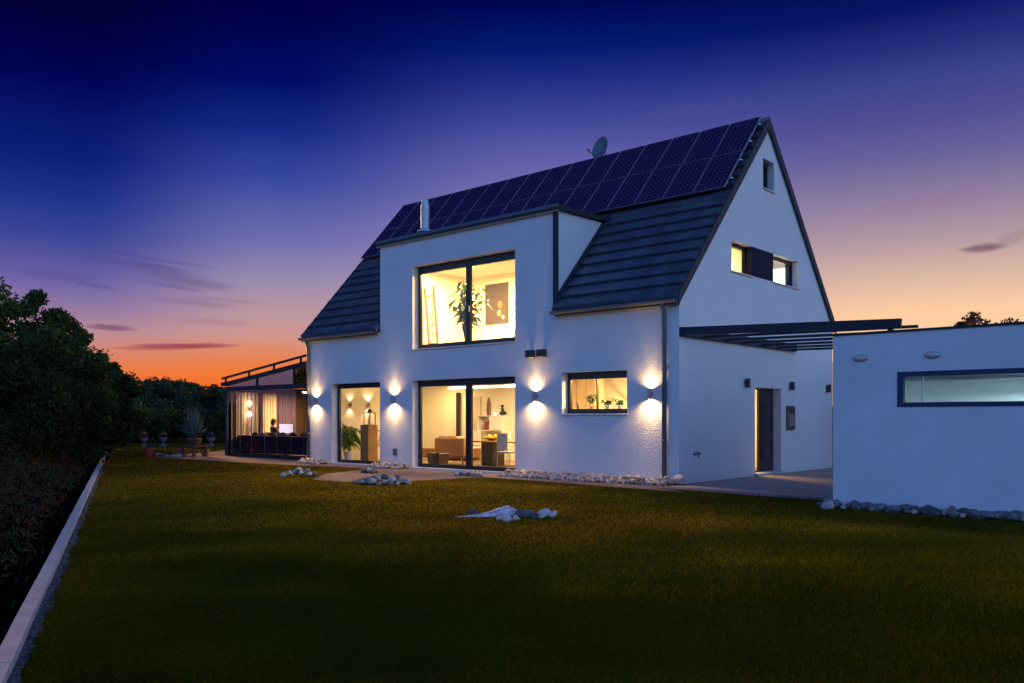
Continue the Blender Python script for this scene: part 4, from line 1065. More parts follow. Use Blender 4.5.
# lamps inside
lq = on_x(249.5, 405, -19.55)
t = thing('wall_sconce', 'up and down glowing lamp in front of the annexe curtains', 'wall lamp', (lq.x, lq.y, 1.75))
m = MB(); m.tube([(lq.x, lq.y, 1.70), (lq.x, lq.y, 1.80)], .04, 12); m.tube([(lq.x, lq.y, .05), (lq.x, lq.y, 1.70)], .012, 8); m.tube([(lq.x, lq.y, .05), (lq.x, lq.y, .07)], .13, 16); m.build('body', M['lamp_body'], t)
for s in (1, -1):
    m = MB(); m.ball((lq.x, lq.y, 1.75+s*.2), .095, 8); m.build('globe', M['warm_glow'], t, smooth=True)
ceiling_lamp(-18.2, 3.4, 2.40, 290, label='glowing pendant lamp inside the glazed annexe', size=.6)
# sofa with its back to the glass, person, table, laptop
t = thing('sofa', 'long dark plum sofa with its back against the annexe glass', 'sofa', (-16.8, 1.9, .05))
m = MB(); m.box(-19.72, -13.9, 1.35, 1.55, .12, .76); m.build('backrest', M['purple'], t, bevel=.04)
m = MB(); m.box(-19.6, -14.0, 1.56, 2.15, .12, .42); m.build('seat', M['purple'], t, bevel=.04)
for x in (-19.72, -14.04):
    m = MB(); m.box(x, x+.14, 1.56, 2.15, .12, .6); m.build('armrest', M['purple'], t, bevel=.03)
for x in (-19.5, -16.8, -14.2):
    m = MB(); m.box(x-.03, x+.03, 1.5, 1.56, .05, .12); m.build('leg', M['black'], t)
for k in range(7):
    x = -19.0+k*.62; o = MB(); o.ball((0, 0, 0), .22, 8, (1, .45, .62)); o.xf(Matrix.Translation((x, 1.66, .74+random.uniform(-.03, .05))) @ Matrix.Rotation(random.uniform(-.4, .4), 4, 'Y'))
    tag(o.build('cushion', M['mauve'] if k % 2 else M['purple'], smooth=True, org=(x, 1.66, .5)), ['rounded %s cushion on the plum sofa, %s from its outer end' % ('mauve' if k % 2 else 'plum', ORD[k])][0], 'cushion', 'cushions on the plum sofa')
tq = on_y(286, 430, 3.05)
t = thing('desk', 'dark desk carrying the bright screen inside the annexe', 'desk', (tq.x, 3.1, .05))
m = MB(); m.box(tq.x-1.0, tq.x+.7, 2.75, 3.45, .74, .78); m.build('tabletop', M['wood_dark'], t)
for i in (-.95, .65):
    for j in (2.8, 3.4):
        m = MB(); m.box(tq.x+i-.025, tq.x+i+.025, j-.025, j+.025, .05, .739); m.build('leg', M['wood_dark'], t)
t = thing('monitor', 'bright white computer screen on the annexe desk', 'monitor', (tq.x, 3.15, .78))
s0, s1 = on_y(279.5, 429, 3.15), on_y(293, 429, 3.15); zt_, zb_ = on_y(286, 424, 3.15).z, on_y(286, 433, 3.15).z
m = MB(); m.box(s0.x-.02, s1.x+.02, 3.15, 3.18, zb_-.02, zt_+.02); m.build('case', M['black'], t)
m = MB(); m.box(s0.x, s1.x, 3.143, 3.149, zb_, zt_); m.build('screen', M['screen'], t)
m = MB(); m.box(tq.x-.04, tq.x+.04, 3.181, 3.21, .80, zb_+.1); m.box(tq.x-.14, tq.x+.14, 3.1, 3.28, .78, .80); m.build('stand', M['alu'], t)

def person(px, y):
    q = on_y(px, 425, y); x = q.x
    t = thing('person', 'person with dark hair seated at the annexe desk seen from behind', 'person', (x, y, .05))
    me = bpy.data.meshes.new('body'); ob = bpy.data.objects.new('body', me)
    col.objects.link(ob)
    V = [(0,0,.52),(0,.01,.68),(0,0,.86),(0,-.005,.98),(0,.015,1.06),(0,.03,1.13),(0,.035,1.21),(0,.03,1.26),
         (.16,0,.96),(.24,.10,.74),(.17,.33,.76),(.13,.40,.77),(-.16,0,.96),(-.24,.10,.74),(-.17,.33,.76),(-.13,.40,.77),
         (.10,.05,.50),(.13,.42,.50),(.13,.44,.10),(.13,.56,.06),(-.10,.05,.50),(-.13,.42,.50),(-.13,.44,.10),(-.13,.56,.06)]
    E = [(0,1),(1,2),(2,3),(3,4),(4,5),(5,6),(6,7),(3,8),(8,9),(9,10),(10,11),(3,12),(12,13),(13,14),(14,15),(0,16),(16,17),(17,18),(18,19),(0,20),(20,21),(21,22),(22,23)]
    rad = [(.15,.11),(.135,.10),(.155,.105),(.11,.08),(.055,.055),(.075,.085),(.08,.095),(.05,.06),(.062,.062),(.045,.045),(.035,.035),(.03,.022),(.062,.062),(.045,.045),(.035,.035),(.03,.022),(.085,.085),(.065,.065),(.045,.045),(.035,.03),(.085,.085),(.065,.065),(.045,.045),(.035,.03)]
    me.from_pydata(V, E, []); me.update()
    sk = ob.modifiers.new('skin', 'SKIN')
    if not me.skin_vertices: me.attributes.new('skin', 'FLOAT', 'POINT') if False else None
    lay = me.skin_vertices[0] if me.skin_vertices else None
    if lay is None:
        bpy.context.view_layer.objects.active = ob; bpy.ops.mesh.customdata_skin_add(); lay = me.skin_vertices[0]
    for i, r in enumerate(rad): lay.data[i].radius = r
    lay.data[0].use_root = True
    su = ob.modifiers.new('sub', 'SUBSURF'); su.levels = 2; su.render_levels = 2
    dg = bpy.context.evaluated_depsgraph_get(); nm = bpy.data.meshes.new_from_object(ob.evaluated_get(dg))
    ob.modifiers.clear(); ob.data = nm; nm.name = 'body'
    for m_ in (M['shirt'], M['skin'], M['purple']): nm.materials.append(m_)
    for p in nm.polygons:
        p.use_smooth = True; c = p.center
        p.material_index = 1 if c.z > 1.02 or (abs(c.x) < .2 and c.y > .31 and c.z > .7) else (2 if c.z < .56 else 0)
    ob.parent = t
    h = MB(); h.ball((0, .005, 1.225), .10, 10, (.92, 1.05, 1.05)); h.ball((0, -.04, 1.16), .085, 8, (1, .8, 1.1)); hb = h.build('hair', M['hair'], None, smooth=True); hb.parent = t; hb.location = (0,0,0)
    f = MB(); f.ball((0, .125, 1.16), .014, 6, (1, 1.2, 1.5)); 
    for s in (1, -1): f.ball((s*.078, .035, 1.165), .024, 6, (.4, .8, 1.2)); 
    fb = f.build('ear', M['skin'], None, smooth=True); fb.parent = t; fb.location = (0,0,0)
    return t
person(273.5, 2.42)
pq = on_y(273.5, 425, 2.42)
t = thing('desk_chair', 'dark chair under the seated person at the annexe desk', 'chair', (pq.x, 2.42, .05))
m = MB(); m.box(pq.x-.23, pq.x+.23, 2.25, 2.72, .38, .44); m.build('seat', M['black'], t, bevel=.02)
m = MB(); m.box(pq.x-.21, pq.x+.21, 2.19, 2.235, .5, .86); m.build('backrest', M['black'], t, bevel=.02)
for i in (-.2, .2):
    for j in (2.25, 2.68):
        m = MB(); m.box(pq.x+i-.018, pq.x+i+.018, j-.018, j+.018, .05, .379); m.build('leg', M['black'], t)
    m = MB(); m.box(pq.x+i-.018, pq.x+i+.018, 2.215, 2.25, .379, .52); m.build('back_frame', M['black'], t)

# ------------------------------------------------------------------ garage
GX0, GY0, GZ, GX1, GY1 = 4.135, -2.3, 2.69, 14., 4.4
gar = thing('garage', 'low white flat roofed garage with a long dark framed window', 'garage', ((GX0+GX1)/2, 1, 0))
# window opening in x: from its left frame edge
gw0 = on_y(897.5, 390, GY0).x; gz1 = on_y(897.5, 372, GY0).z; gz0 = on_y(897.5, 407, GY0).z; gw1 = gw0+4.2
W = MB()
wall(W, lambda u, v, d: (u, GY0+d, v), GX0, GX1, 0, GZ, [(gw0, gw1, gz0, gz1)], .24)
wall(W, lambda u, v, d: (GX0+d, u, v), GY0, GY1, 0, GZ, [], .24); wall(W, lambda u, v, d: (GX1-d, u, v), GY0, GY1, 0, GZ, [], .24)
wall(W, lambda u, v, d: (u, GY1-d, v), GX0, GX1, 0, GZ, [], .24)
W.build('wall', M['render_smooth'], gar)
m = MB(); m.box(GX0+.25, GX1-.25, GY0+.25, GY1-.25, 2.42, 2.55); m.build('roof', M['dark'], gar)
m = MB()
for a in ((GX0-.02, GX1+.02, GY0-.02, GY0+.26), (GX0-.02, GX1+.02, GY1-.26, GY1+.02), (GX0-.02, GX0+.26, GY0+.26, GY1-.26), (GX1-.26, GX1+.02, GY0+.26, GY1-.26)): m.box(*a, GZ, GZ+.035)
m.build('parapet_cap', M['dark'], gar)
m = MB(); s = .085; yb = GY0-.012
m.box(gw0, gw0+s, yb, yb+.09, gz0, gz1); m.box(gw1-s, gw1, yb, yb+.09, gz0, gz1); m.box(gw0+s, gw1-s, yb, yb+.09, gz0, gz0+s*.8); m.box(gw0+s, gw1-s, yb, yb+.09, gz1-s*.9, gz1)
gf = m.build('window', M['blue_frame'], gar)
m = MB(); m.box(gw0+s, gw1-s, yb+.05, yb+.056, gz0+s*.8, gz1-s*.9); m.build('pane', M['glass'], gf)
m = MB(); m.box(gw0+.27, gw0+.285, GY0+.26, GY0+.30, gz0-.2, gz1+.2); m.build('blind_rail', M['alu'], gf)
m = MB(); m.box(GX0+.26, GX1-.3, GY0+1.25, GY0+1.59, 1.99, 2.015); m.build('shelf', M['alu'], gar)
m = MB()
m.tube([(gw0+.6, GY0+1.1, 2.2), (GX1-1, GY0+1.1, 2.2)], .03, 8); m.build('pipe', M['alu'], gar)
m = MB(); m.box(GX0+.25, GX1-.25, GY0+1.6, GY0+1.65, .02, 2.4); m.box(GX0+.25, GX1-.25, GY0+.25, GY1-.25, .0, .02); m.build('inside_wall', M['garage_in'], gar)
light('bulb', 'AREA', (8.2, GY0+.8, 2.30), 80, (.66, .92, 1.), gar, shape='RECTANGLE', size=3., size_y=.2)  # added lamp, brightens the window in place of reflected twilight sky
for k, (px, py) in enumerate(((860.5, 358.3), (932.5, 355))):
    q = on_y(px, py, GY0)
    t = thing('bulkhead_lamp', ['unlit oval lamp on the garage wall near its free corner', 'unlit oval lamp on the garage wall above the long window'][k], 'wall lamp', (q.x, GY0, q.z), 'oval lamps on the garage wall')
    m = MB(); m.ball((q.x, GY0-.012, q.z), .11, 10, (1, .13, .48)); m.build('base', M['alu'], t, smooth=True)
    m = MB(); m.ball((q.x, GY0-.022, q.z), .095, 10, (1, .38, .46)); m.build('lens', M['bulk'], t, smooth=True)

# pergola between house and garage
per = thing('pergola', 'dark slatted pergola roof spanning between house and garage', 'pergola', (2.2, 2.8, 3.1))
m = MB(); m.box(.003, .08, .0, 5.75, 3.12, 3.31); m.build('ledger', M['dark'], per)
def pz(x): return 3.31-(x/4.43)*.17
for k in range(7):
    y = .03+k*.93; s_ = MB(); dz_ = .083 if k == 0 else .14
    s_.beam((.081, y+.03, pz(.08)-dz_), (4.43, y+.03, pz(4.43)-(.07 if k == 0 else .05)), .075 if k == 0 else .11, .165 if k == 0 else .05); s_.build('slat', M['dark'], per)
m = MB(); m.box(4.22, 4.30, -.02, 5.75, 2.86, 2.97); m.build('support_beam', M['dark'], per)
for y in (.2, 2.8, 5.4):
    m = MB(); m.box(4.225, 4.295, y-.035, y+.035, 2.726, 2.859); m.build('post', M['dark'], per)

# fence behind the entrance yard
t = thing('wooden_fence', 'reddish wooden fence behind the entrance yard', 'fence', (2., 10., 0))
m = MB()
for k in range(30): m.box(-1.8+k*.2, -1.8+k*.2+.185, 9.4, 9.42, .05, 3.05)
m.build('boards', M['fence'], t)
for x in (-1.7, .4, 4.0):
    m = MB(); m.box(x-.05, x+.05, 9.421, 9.52, 0, 3.1); m.build('post', M['fence'], t)

# ------------------------------------------------------------------ stones
def stone_mesh(seed, sharp=.20):
    r = np.random.default_rng(seed)
    import bmesh
    bm = bmesh.new(); bmesh.ops.create_icosphere(bm, subdivisions=3, radius=1)
    dirs = r.normal(size=(7, 3)); ph_ = r.uniform(0, 6.28, 7); cuts = r.normal(size=(11, 3)); cuts /= np.linalg.norm(cuts, axis=1)[:, None]; cd_ = r.uniform(.55, .85, 11)
    for v in bm.verts:
        p = np.array(v.co); f = 1+sharp*sum(np.sin(p@dirs[i]*1.3+ph_[i]) for i in range(7))/3
        p = p*f
        for c, d in zip(cuts, cd_):
            e = p@c-d
            if e > 0: p = p-c*e*.92
        v.co = p
    me = bpy.data.meshes.new('stone'); bm.to_mesh(me); bm.free()
    for p in me.polygons: p.use_smooth = True
    return me
SM = [stone_mesh(100+i) for i in range(9)]; SG = [m.copy() for m in SM]
for m in SM: m.materials.append(M['stone'])
for m in SG: m.materials.append(M['stone_grey'])
def stone(x, y, z, r, label, group, grey=False, flat=.7, rr=random):
    o = bpy.data.objects.new('stone', rr.choice(SG if grey else SM)); col.objects.link(o)
    o.location = (x, y, z); o.rotation_euler = (rr.uniform(-.3, .3), rr.uniform(-.3, .3), rr.uniform(0, 6.28))
    o.scale = (r*rr.uniform(.85, 1.3), r*rr.uniform(.75, 1.05), r*flat*rr.uniform(.8, 1.15))
    return tag(o, label, 'stone', group)
def strip(x0, x1, y0, y1, n, label, group, rmin=.042, rmax=.075):
    for k in range(n):
        x = x0+(x1-x0)*(k+random.random())/n; f = random.random(); y = y0+(y1-y0)*f
        r = random.uniform(rmin, rmax); lay = random.random() < .4
        stone(x, y, r*.5+(.10 if lay else .03), r, label, group)
strip(-4.55, -.2, -.62, -.10, 110, 'pale rounded stone in the strip under the kitchen window', 'stones under the kitchen window')
strip(.02, .25, -.4, -.05, 3, 'pale rounded stone at the foot of the house corner', 'stones at the house corner', .09, .12)
strip(-9.7, -8.4, -.45, -.10, 26, 'pale rounded stone in the strip between narrow window and sliding door', 'stones beside the sliding door')
strip(-13.2, -12.1, -.45, -.10, 20, 'pale rounded stone in the strip below the lamp next to the annexe', 'stones beside the annexe')
def pile(px, py, w, d, h, n, label, group, rmin, rmax, grey=False):
    c = on_z(px, py)
    for k in range(n):
        a = random.uniform(0, 6.28); rr = math.sqrt(random.random()); u = rr*math.cos(a); v = rr*math.sin(a)
        p = c+RGT*(u*w/2)+FWD*(v*d/2); r = random.uniform(rmin, rmax)
        z = max(0, h*(1-rr)-.02)*random.uniform(.5, 1.)
        stone(p.x, p.y, r*.45+z, r, label, group, grey or random.random() < .35)
pile(299, 476.5, .80, .6, .26, 26, 'greyish stone in the small heap on the lawn nearest the annexe', 'stones in the heap nearest the annexe', .05, .10)
pile(384, 484, 1.35, .75, .22, 44, 'greyish stone in the big heap at the terrace corner', 'stones in the big terrace heap', .05, .105)
pile(371, 473, .50, .5, .16, 12, 'greyish stone in the low heap behind the big terrace heap', 'stones in the low heap behind', .06, .10)
pile(470, 476, .75, .5, .14, 14, 'greyish stone in the flat heap before the sliding door', 'stones in the heap before the sliding door', .06, .11)
def pebbles():
    r = np.random.default_rng(5); mb = MB(); base = SM[0]
    bv = [np.array([v.co[:] for v in m.vertices]) for m in SM[:4]]
    import bmesh
    small = []
    for sd_0 in range(4):
        bm = bmesh.new(); bmesh.ops.create_icosphere(bm, subdivisions=2, radius=1)
        rr = np.random.default_rng(300+sd_0); cu = rr.normal(size=(8, 3)); cu /= np.linalg.norm(cu, axis=1)[:, None]
        vs = []
        for v in bm.verts:
            p = np.array(v.co)
            for c in cu:
                e = p@c-.7
                if e > 0: p = p-c*e*.9
            vs.append(p)
        small.append((np.array(vs), [tuple(v.index for v in f.verts) for f in bm.faces])); bm.free()
    for x0, x1, y0, y1, n in ((-4.6, -.02, -.66, -.05, 1000), (-9.74, -8.38, -.5, -.05, 260), (-13.2, -12.04, -.5, -.05, 220)):
        for k in range(n):
            vs, fs = small[k % 4]; q = rr.normal(size=(3, 3)); q, _ = np.linalg.qr(q); s_ = r.uniform(.03, .062); yy = r.uniform(y0, y1); hh = .11*(1-abs((yy-(y0+y1)/2)/(y1-y0)*2))
            P = (vs*np.array([1.2, .9, .65])*s_)@q.T+np.array([r.uniform(x0, x1), yy, s_*.5+r.random()**.7*hh]); mb.add([tuple(p) for p in P], fs)
    tag(mb.build('pebbles', M['stone_warm']), kind='stuff')
M['stone_white'] = mat_two('white_stone', (.58,.55,.54), (.82,.79,.76), 5, .35, .65, .85, bump=.008, s3=22)
M['stone_warm'] = mat_two('pebble_stone', (.30,.25,.21), (.66,.58,.50), 14, .35, .65, .85, bump=.004, s3=40)
pebbles()
# the stone bed in the middle of the lawn: a long flat slab and round boulders
sb = on_z(487, 516.5); rt = (on_z(520, 515)-on_z(458, 517)).normalized()
m = MB(); L_ = (on_z(516, 516)-on_z(457, 517)).length
up_ = [(0, 0), (.12, .016), (.35, .03), (.58, .065), (.78, .11), (1., .09)]
pn_ = Vector((-rt.y, rt.x, 0)); s0_ = on_z(456, 517.2)
vs = []; fs = []
for i, (u, h_) in enumerate(up_):
    c = s0_+rt*(u*L_); wdt = .05+.13*u
    for j, (o_, z_) in enumerate(((-1, -.03), (-1, h_*.6), (-.4, h_), (.4, h_*1.02), (1, h_*.75), (1, -.03))): vs.append((c.x+pn_.x*o_*wdt, c.y+pn_.y*o_*wdt, z_+random.uniform(-.006, .006)))
for i in range(len(up_)-1):
    for j in range(5): fs.append((i*6+j, (i+1)*6+j, (i+1)*6+j+1, i*6+j+1))
fs.append(tuple(range(5, -1, -1))); fs.append(tuple((len(up_)-1)*6+j for j in range(6)))
m.add(vs, fs); tag(m.build('stone_slab', M['stone_white'], bevel=.015, org=(sb.x, sb.y, 0)), 'long pale wedge shaped stone slab lying in the lawn', 'stone')
SW = [m_.copy() for m_ in SM]
for m_ in SW: m_.materials.clear(); m_.materials.append(M['stone_white'])
def rand_white(): return random.choice(SW)
for px, py, r, lb, gy in ((473.5, 512.5, .12, 'round brownish boulder behind the thin end of the lawn slab', 1), (506, 511.5, .13, 'round white boulder behind the thick end of the lawn slab', 0), (513, 513.5, .11, 'pale boulder leaning on the thick end of the lawn slab', 0), (508, 519.5, .10, 'white stone in front of the thick end of the lawn slab', 0),
                          (516, 518.5, .08, 'small pale stone second in front of the lawn slab', 0), (520, 515, .12, 'dark grey stone in the middle of the lawn boulders', 1), (527, 515, .13, 'grey angular stone right of the dark lawn stone', 1), (533, 516, .10, 'grey stone before the white end boulders', 1), (541, 515.5, .12, 'white angled boulder near the free end of the lawn bed', 0), (546, 514, .13, 'tall white boulder at the free end of the lawn bed', 0), (551.5, 514.5, .09, 'small pinkish boulder last in the lawn bed', 0), (500, 518, .07, 'small white stone low beside the lawn slab', 0), (497, 513.5, .09, 'white stone perched behind the middle of the lawn slab', 0), (503, 515.5, .08, 'small white stone resting on the lawn slab', 0)):
    q = on_z(px, py+2.2); st_ = stone(q.x, q.y, r*.34, r*.8, lb, 'boulders in the lawn bed', gy, .85)
    if not gy: st_.data = rand_white()
# stones along the garage
x = 4.0; k = 0
GL = 'greyish rounded stone in the row along the garage foot'
while x < 7.6:
    r = random.uniform(.055, .125); stone(x, GY0-.14-random.random()*.10, r*.5, r, GL, 'stones along the garage', random.random() < .8, .8); x += r*random.uniform(.75, 1.2)
    if random.random() < .4: stone(x, GY0-.28, .03, .05, GL, 'stones along the garage', random.random() < .5)
q = on_z(828, 510); stone(q.x, q.y, .06, .13, 'large pale boulder at the free corner of the garage', 'stones along the garage', False, .8)

# ------------------------------------------------------------------ far end of the lawn
M['stand'] = mat('stand_wood', (.10,.05,.038), .8)
ag = on_z(194, 456.6)
t = thing('plant_stand', 'low wooden stand under the big agave at the path end', 'stand', (ag.x, ag.y, 0))
m = MB(); m.box(ag.x-.5, ag.x+.5, ag.y-.3, ag.y+.3, .36, .41); m.build('top', M['stand'], t)
for i in (-1, 1):
    for j in (-1, 1):
        m = MB(); m.box(ag.x+i*.42-.035, ag.x+i*.42+.035, ag.y+j*.24-.035, ag.y+j*.24+.035, 0, .359); m.build('leg', M['stand'], t)
t = thing('potted_agave', 'big grey green agave with spiky leaves in a terracotta pot', 'plant', (ag.x, ag.y, .41))
m = MB(); m.lathe((ag.x, ag.y, .411), [(.001, 0), (.20, 0), (.27, .20), (.29, .21), (.29, .25), (.25, .25), (.001, .23)], 20); m.build('pot', M['stand'], t)
m = MB()
for k in range(60):
    a = k*2.4; tilt = .06+.80*(k/60)**1.5; l = random.uniform(.95, 1.25)*(1.0-.40*(k/60)**2)
    d0_ = Vector((math.cos(a), math.sin(a), 0)); pr = None; vs = []; n = 7
    sd2 = Vector((-math.sin(a), math.cos(a), 0)); p = Vector((ag.x, ag.y, .62))+d0_*.05
    for i in range(n+1):
        s = i/n; an = tilt*(1-.25*s) + (.7*s if tilt > .55 else 0); dr_ = d0_*math.sin(an)+Vector((0,0,math.cos(an)))
        w_ = .06*(1-s)**.7*(1 if s > .02 else .8)+.002
        nrm = dr_.cross(sd2); vs += [p-sd2*w_, p+nrm*w_*.45, p+sd2*w_]; p = p+dr_*(l/n)
    m.add(vs, [q_ for i in range(n) for q_ in ((i*3, i*3+1, i*3+4, i*3+3), (i*3+1, i*3+2, i*3+5, i*3+4))])
m.build('foliage', M['agave'], t)
rp = on_z(149, 457)
t = pot_plant('potted_succulent', 'small grey succulent in a bright red pot at the lawn end', 'plant', (rp.x, rp.y, 0), .16, .30, .26, .16, 40, .16, .03, M['red'], M['agave'], 8)
for px, py, hh, sp, lb in ((182, 455, .45, .28, 'dark bushy plant in a small pot beside the agave stand, on the lawn side'), (205, 456.5, .30, .22, 'low plant in a small pot at the foot of the agave stand near the annexe')):
    q = on_z(px, py); pot_plant('potted_shrub', lb, 'plant', (q.x, q.y, 0), .15, .24, hh, sp, 60, .16, .03, M['terracotta'], M['leaf'], int(px))
for px, py, n_, w_, lb in ((159, 456, 8, .35, 'pale pebble in the small heap beside the red pot'), (178, 457.3, 22, .95, 'pale pebble in the low heap before the agave stand')):
    pile(px, py, w_, .5, .10, n_, lb, 'pebbles near the red pot' if n_ == 8 else 'pebbles before the agave', .05, .10)
for k, (px, lb) in enumerate(((125, 'slim reddish urn planter nearest the trees at the far lawn edge'), (144, 'pale urn planter behind the red pot at the far lawn edge'), (163, 'pale urn planter midway along the far lawn edge'), (211, 'pale bluish urn planter right of the agave at the far lawn edge'))):
    q = on_z(px, 446)
    t = thing('urn_planter', lb, 'planter', (q.x, q.y, 0), 'urn planters along the far lawn edge')
    m = MB(); m.lathe((q.x, q.y, 0), [(.001, 0), (.15, 0), (.15, .05), (.06, .10), (.06, .16), (.17, .30), (.20, .42), (.17, .42), (.001, .38)], 16); m.build('urn', M['stand'] if k == 0 else M['mauve'], t, smooth=False)
    m = MB()
    for i in range(60):
        d_ = Vector((random.gauss(0,1), random.gauss(0,1), random.gauss(.3,.8))).normalized(); p = Vector((q.x, q.y, .50))+d_*.15; s_ = d_.cross(Vector((.3,.2,1))).normalized()*.03
        m.add([p-s_, p+s_, p+d_*.10], [(0,1,2)])
    m.build('flowers', M['terracotta'] if k < 3 else M['agave'], t)

# ------------------------------------------------------------------ trees
def make_tree(name, label, x, y, h, crown_r, crown_lo, leafmat, seed, nclump, nleaf, leaf=.09, group=None, squash=1., z0=0.):
    nclump = int(nclump*1.7); nleaf = int(nleaf*1.25)
    r = np.random.default_rng(seed); rr = random.Random(seed)
    t = thing(name, label, 'tree', (x, y, z0), group)
    m = MB(); tr = .035*h
    pts = [Vector((x, y, z0-.1))]; 
    for i in range(1, 6): pts.append(Vector((x+rr.uniform(-.04, .04)*h*.5, y+rr.uniform(-.04, .04)*h*.5, z0+h*.82*i/5)))
    m.tube(pts, [tr*(1-.8*i/5) for i in range(6)], 8)
    C = []
    zc = z0+(h+crown_lo)/2; rzv = (h-crown_lo)/2
    for k in range(nclump):
        d = r.normal(size=3); d /= np.linalg.norm(d); f = r.uniform(.40, 1.0)
        c = np.array([x+d[0]*crown_r*f, y+d[1]*crown_r*f, zc+d[2]*rzv*f*squash]); C.append(c)
        if k % 3 == 0:
            b = pts[2+rr.randrange(3)]; m.tube([b, (b+Vector(c))/2+Vector((0,0,.1*h*.2)), Vector(c)], [tr*.38, tr*.2, tr*.06], 5)
    m.build('trunk', M['bark'], t)
    C = np.array(C); cr = crown_r*r.uniform(.16, .36, nclump)
    who = r.integers(0, nclump, nleaf)
    d = r.normal(size=(nleaf, 3)); d /= np.linalg.norm(d, axis=1)[:, None]
    P = C[who]+d*(cr[who]*(r.random(nleaf)**.45)*r.uniform(.75, 1.15, nleaf))[:, None]*np.array([1, 1, .8])
    P[:, 2] = np.maximum(P[:, 2], z0+.05)
    e1 = r.normal(size=(nleaf, 3))+d*.4; e1 /= np.linalg.norm(e1, axis=1)[:, None]
    e2 = np.cross(e1, r.normal(size=(nleaf, 3))); e2 /= np.linalg.norm(e2, axis=1)[:, None]
    s = (leaf*r.uniform(.6, 1.3, nleaf))[:, None]
    V = np.stack([P-e1*s, P+e2*s*.55, P+e1*s, P-e2*s*.55], 1).reshape(-1, 3)
    tri_mesh('crown', V, leafmat, 4, parent=t, org=(x, y, z0))
    return t
GT = 'trees along the dark left boundary'
def tree_px(px, top, dep, r, lo, m_, seed, nc, nl, leaf, label, name='broadleaf_tree', group=GT, sq=1.):
    p = CAM+ray(px, 418)*dep; h = (418-top)/FPX*dep+CAM.z
    return make_tree(name, label, p.x, p.y, h, r, lo, m_, seed, nc, nl, leaf, group, sq)
tree_px(4, 291, 27, 1.9, .3, M['leaf'], 1, 42, 26000, .075, 'tallest dark green tree at the picture edge')
tree_px(44, 294, 26, 1.6, .3, M['leaf'], 2, 40, 26000, .07, 'dense rounded dark tree second from the picture edge')
tree_px(72, 322, 29, 1.3, .2, M['leaf'], 3, 34, 20000, .075, 'dark green tree on the slope where the crowns step down')
tree_px(20, 335, 22, 1.7, .1, M['leaf2'], 4, 40, 22000, .06, 'lower bushy dark tree in front of the tallest ones', sq=.9)
tree_px(62, 375, 25, 1.5, .0, M['leaf2'], 5, 34, 18000, .065, 'low olive bush tree beside the kerb line', sq=.9)
tree_px(104, 353, 38, 1.4, .3, M['leaf2'], 6, 22, 14000, .10, 'smaller tree with sky gaps behind the kerb end')
tree_px(124, 368, 41, 1.2, .2, M['leaf2'], 7, 20, 12000, .10, 'small dark tree last in the descending tree line')
tree_px(95, 392, 34, 1.5, .0, M['leaf2'], 8, 26, 14000, .09, 'low dark bush tree at the far kerb end', sq=.9)
GH = 'dark trees beyond the far lawn edge'
for k, (px, top, dep, r) in enumerate(((112, 396, 48, 1.9), (136, 386, 52, 2.2), (160, 396, 50, 1.9), (182, 386, 54, 2.2), (205, 392, 52, 2.0), (228, 388, 55, 2.2), (250, 394, 56, 2.2))):
    tree_px(px, top+17, dep, r, -.9, M['leaf'] if k % 2 else M['leaf2'], 20+k, 30, 12000, .11, ['dark hedge tree directly beyond the kerb end', 'dark tree beyond the lawn above the pale urn by the red pot', 'low dark tree beyond the lawn left of the agave', 'taller dark tree beyond the lawn rising above the agave', 'dark tree beyond the lawn between agave and annexe', 'dark tree beyond the lawn at the annexe corner', 'dark tree mostly hidden behind the annexe'][k], group=GH, sq=.9)
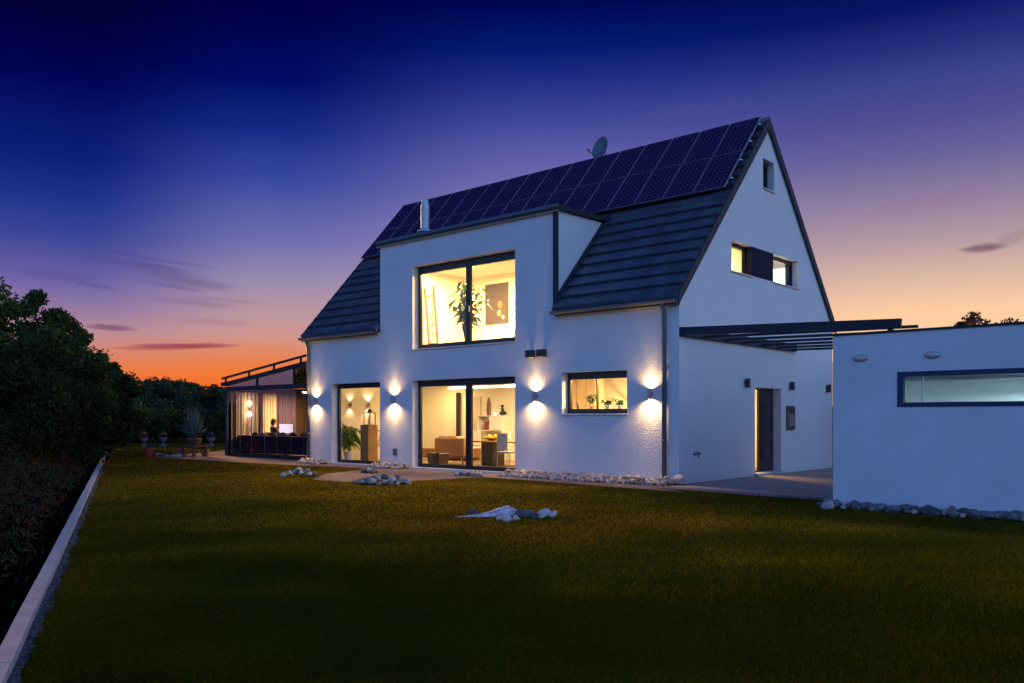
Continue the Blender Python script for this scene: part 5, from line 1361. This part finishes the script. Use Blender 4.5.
# tree behind the garage
tree_px(990, 302, 40, 1.9, 2.2, M['leaf3'], 40, 26, 5000, .10, 'rusty leaved tree top showing above the garage roof', group=None)
tree_px(1020, 306, 42, 1.7, 2.5, M['leaf3'], 41, 24, 5000, .10, 'lower reddish tree top above the garage at the picture edge', group=None)
tree_px(966, 319, 44, 1.1, 2.5, M['leaf2'], 42, 20, 4000, .10, 'small grey green tree top beside the rusty one above the garage', group=None)

# far hill with a wood on it
mb = MB(); nx, ny = 60, 14
hc = CAM+ray(150, 418)*230
for j in range(ny+1):
    for i in range(nx+1):
        u = i/nx*2-1; v = j/ny*2-1
        p = hc+RGT*(u*170)+FWD*(v*70)
        hgt = 11.4*math.exp(-(v*1.6)**2)*(.72+.28*math.cos(u*5.2+.9))*(1-.25*u*u)-1.0
        mb.v.append((p.x, p.y, hgt))
mb.f = [(j*(nx+1)+i, j*(nx+1)+i+1, (j+1)*(nx+1)+i+1, (j+1)*(nx+1)+i) for j in range(ny) for i in range(nx)]; mb.m = [0]*len(mb.f)
tag(mb.build('hill', M['hill'], smooth=True), kind='structure')
def woods():
    r = np.random.default_rng(77); nt_ = 800; P = []; S = []
    for k in range(nt_):
        u = r.uniform(-1, 1); v = r.uniform(-.9, .12)
        p = hc+RGT*(u*165)+FWD*(v*70); hg = 11.4*math.exp(-(v*1.6)**2)*(.72+.28*math.cos(u*5.2+.9))*(1-.25*u*u)-1
        rad = r.uniform(1.2, 2.5); n = 200; d = r.normal(size=(n, 3)); d /= np.linalg.norm(d, axis=1)[:, None]
        P.append(np.array([p.x, p.y, max(hg, 0)+rad*.8])+d*rad*(r.random((n, 1))**.4)*np.array([1, 1, .9])); S.append(np.full(n, .42))
    P = np.concatenate(P); n = len(P); e1 = r.normal(size=(n, 3)); e1 /= np.linalg.norm(e1, axis=1)[:, None]; e2 = np.cross(e1, r.normal(size=(n, 3))); e2 /= np.linalg.norm(e2, axis=1)[:, None]
    s = np.concatenate(S)[:, None]*r.uniform(.6, 1.2, (n, 1))
    V = np.stack([P-e1*s, P+e2*s*.6, P+e1*s, P-e2*s*.6], 1).reshape(-1, 3)
    tag(tri_mesh('woods', V, mat('woods_leaves', (.055,.075,.035), .9, noise=.5, nscale=.25, spec=0), 4), kind='stuff')
woods()
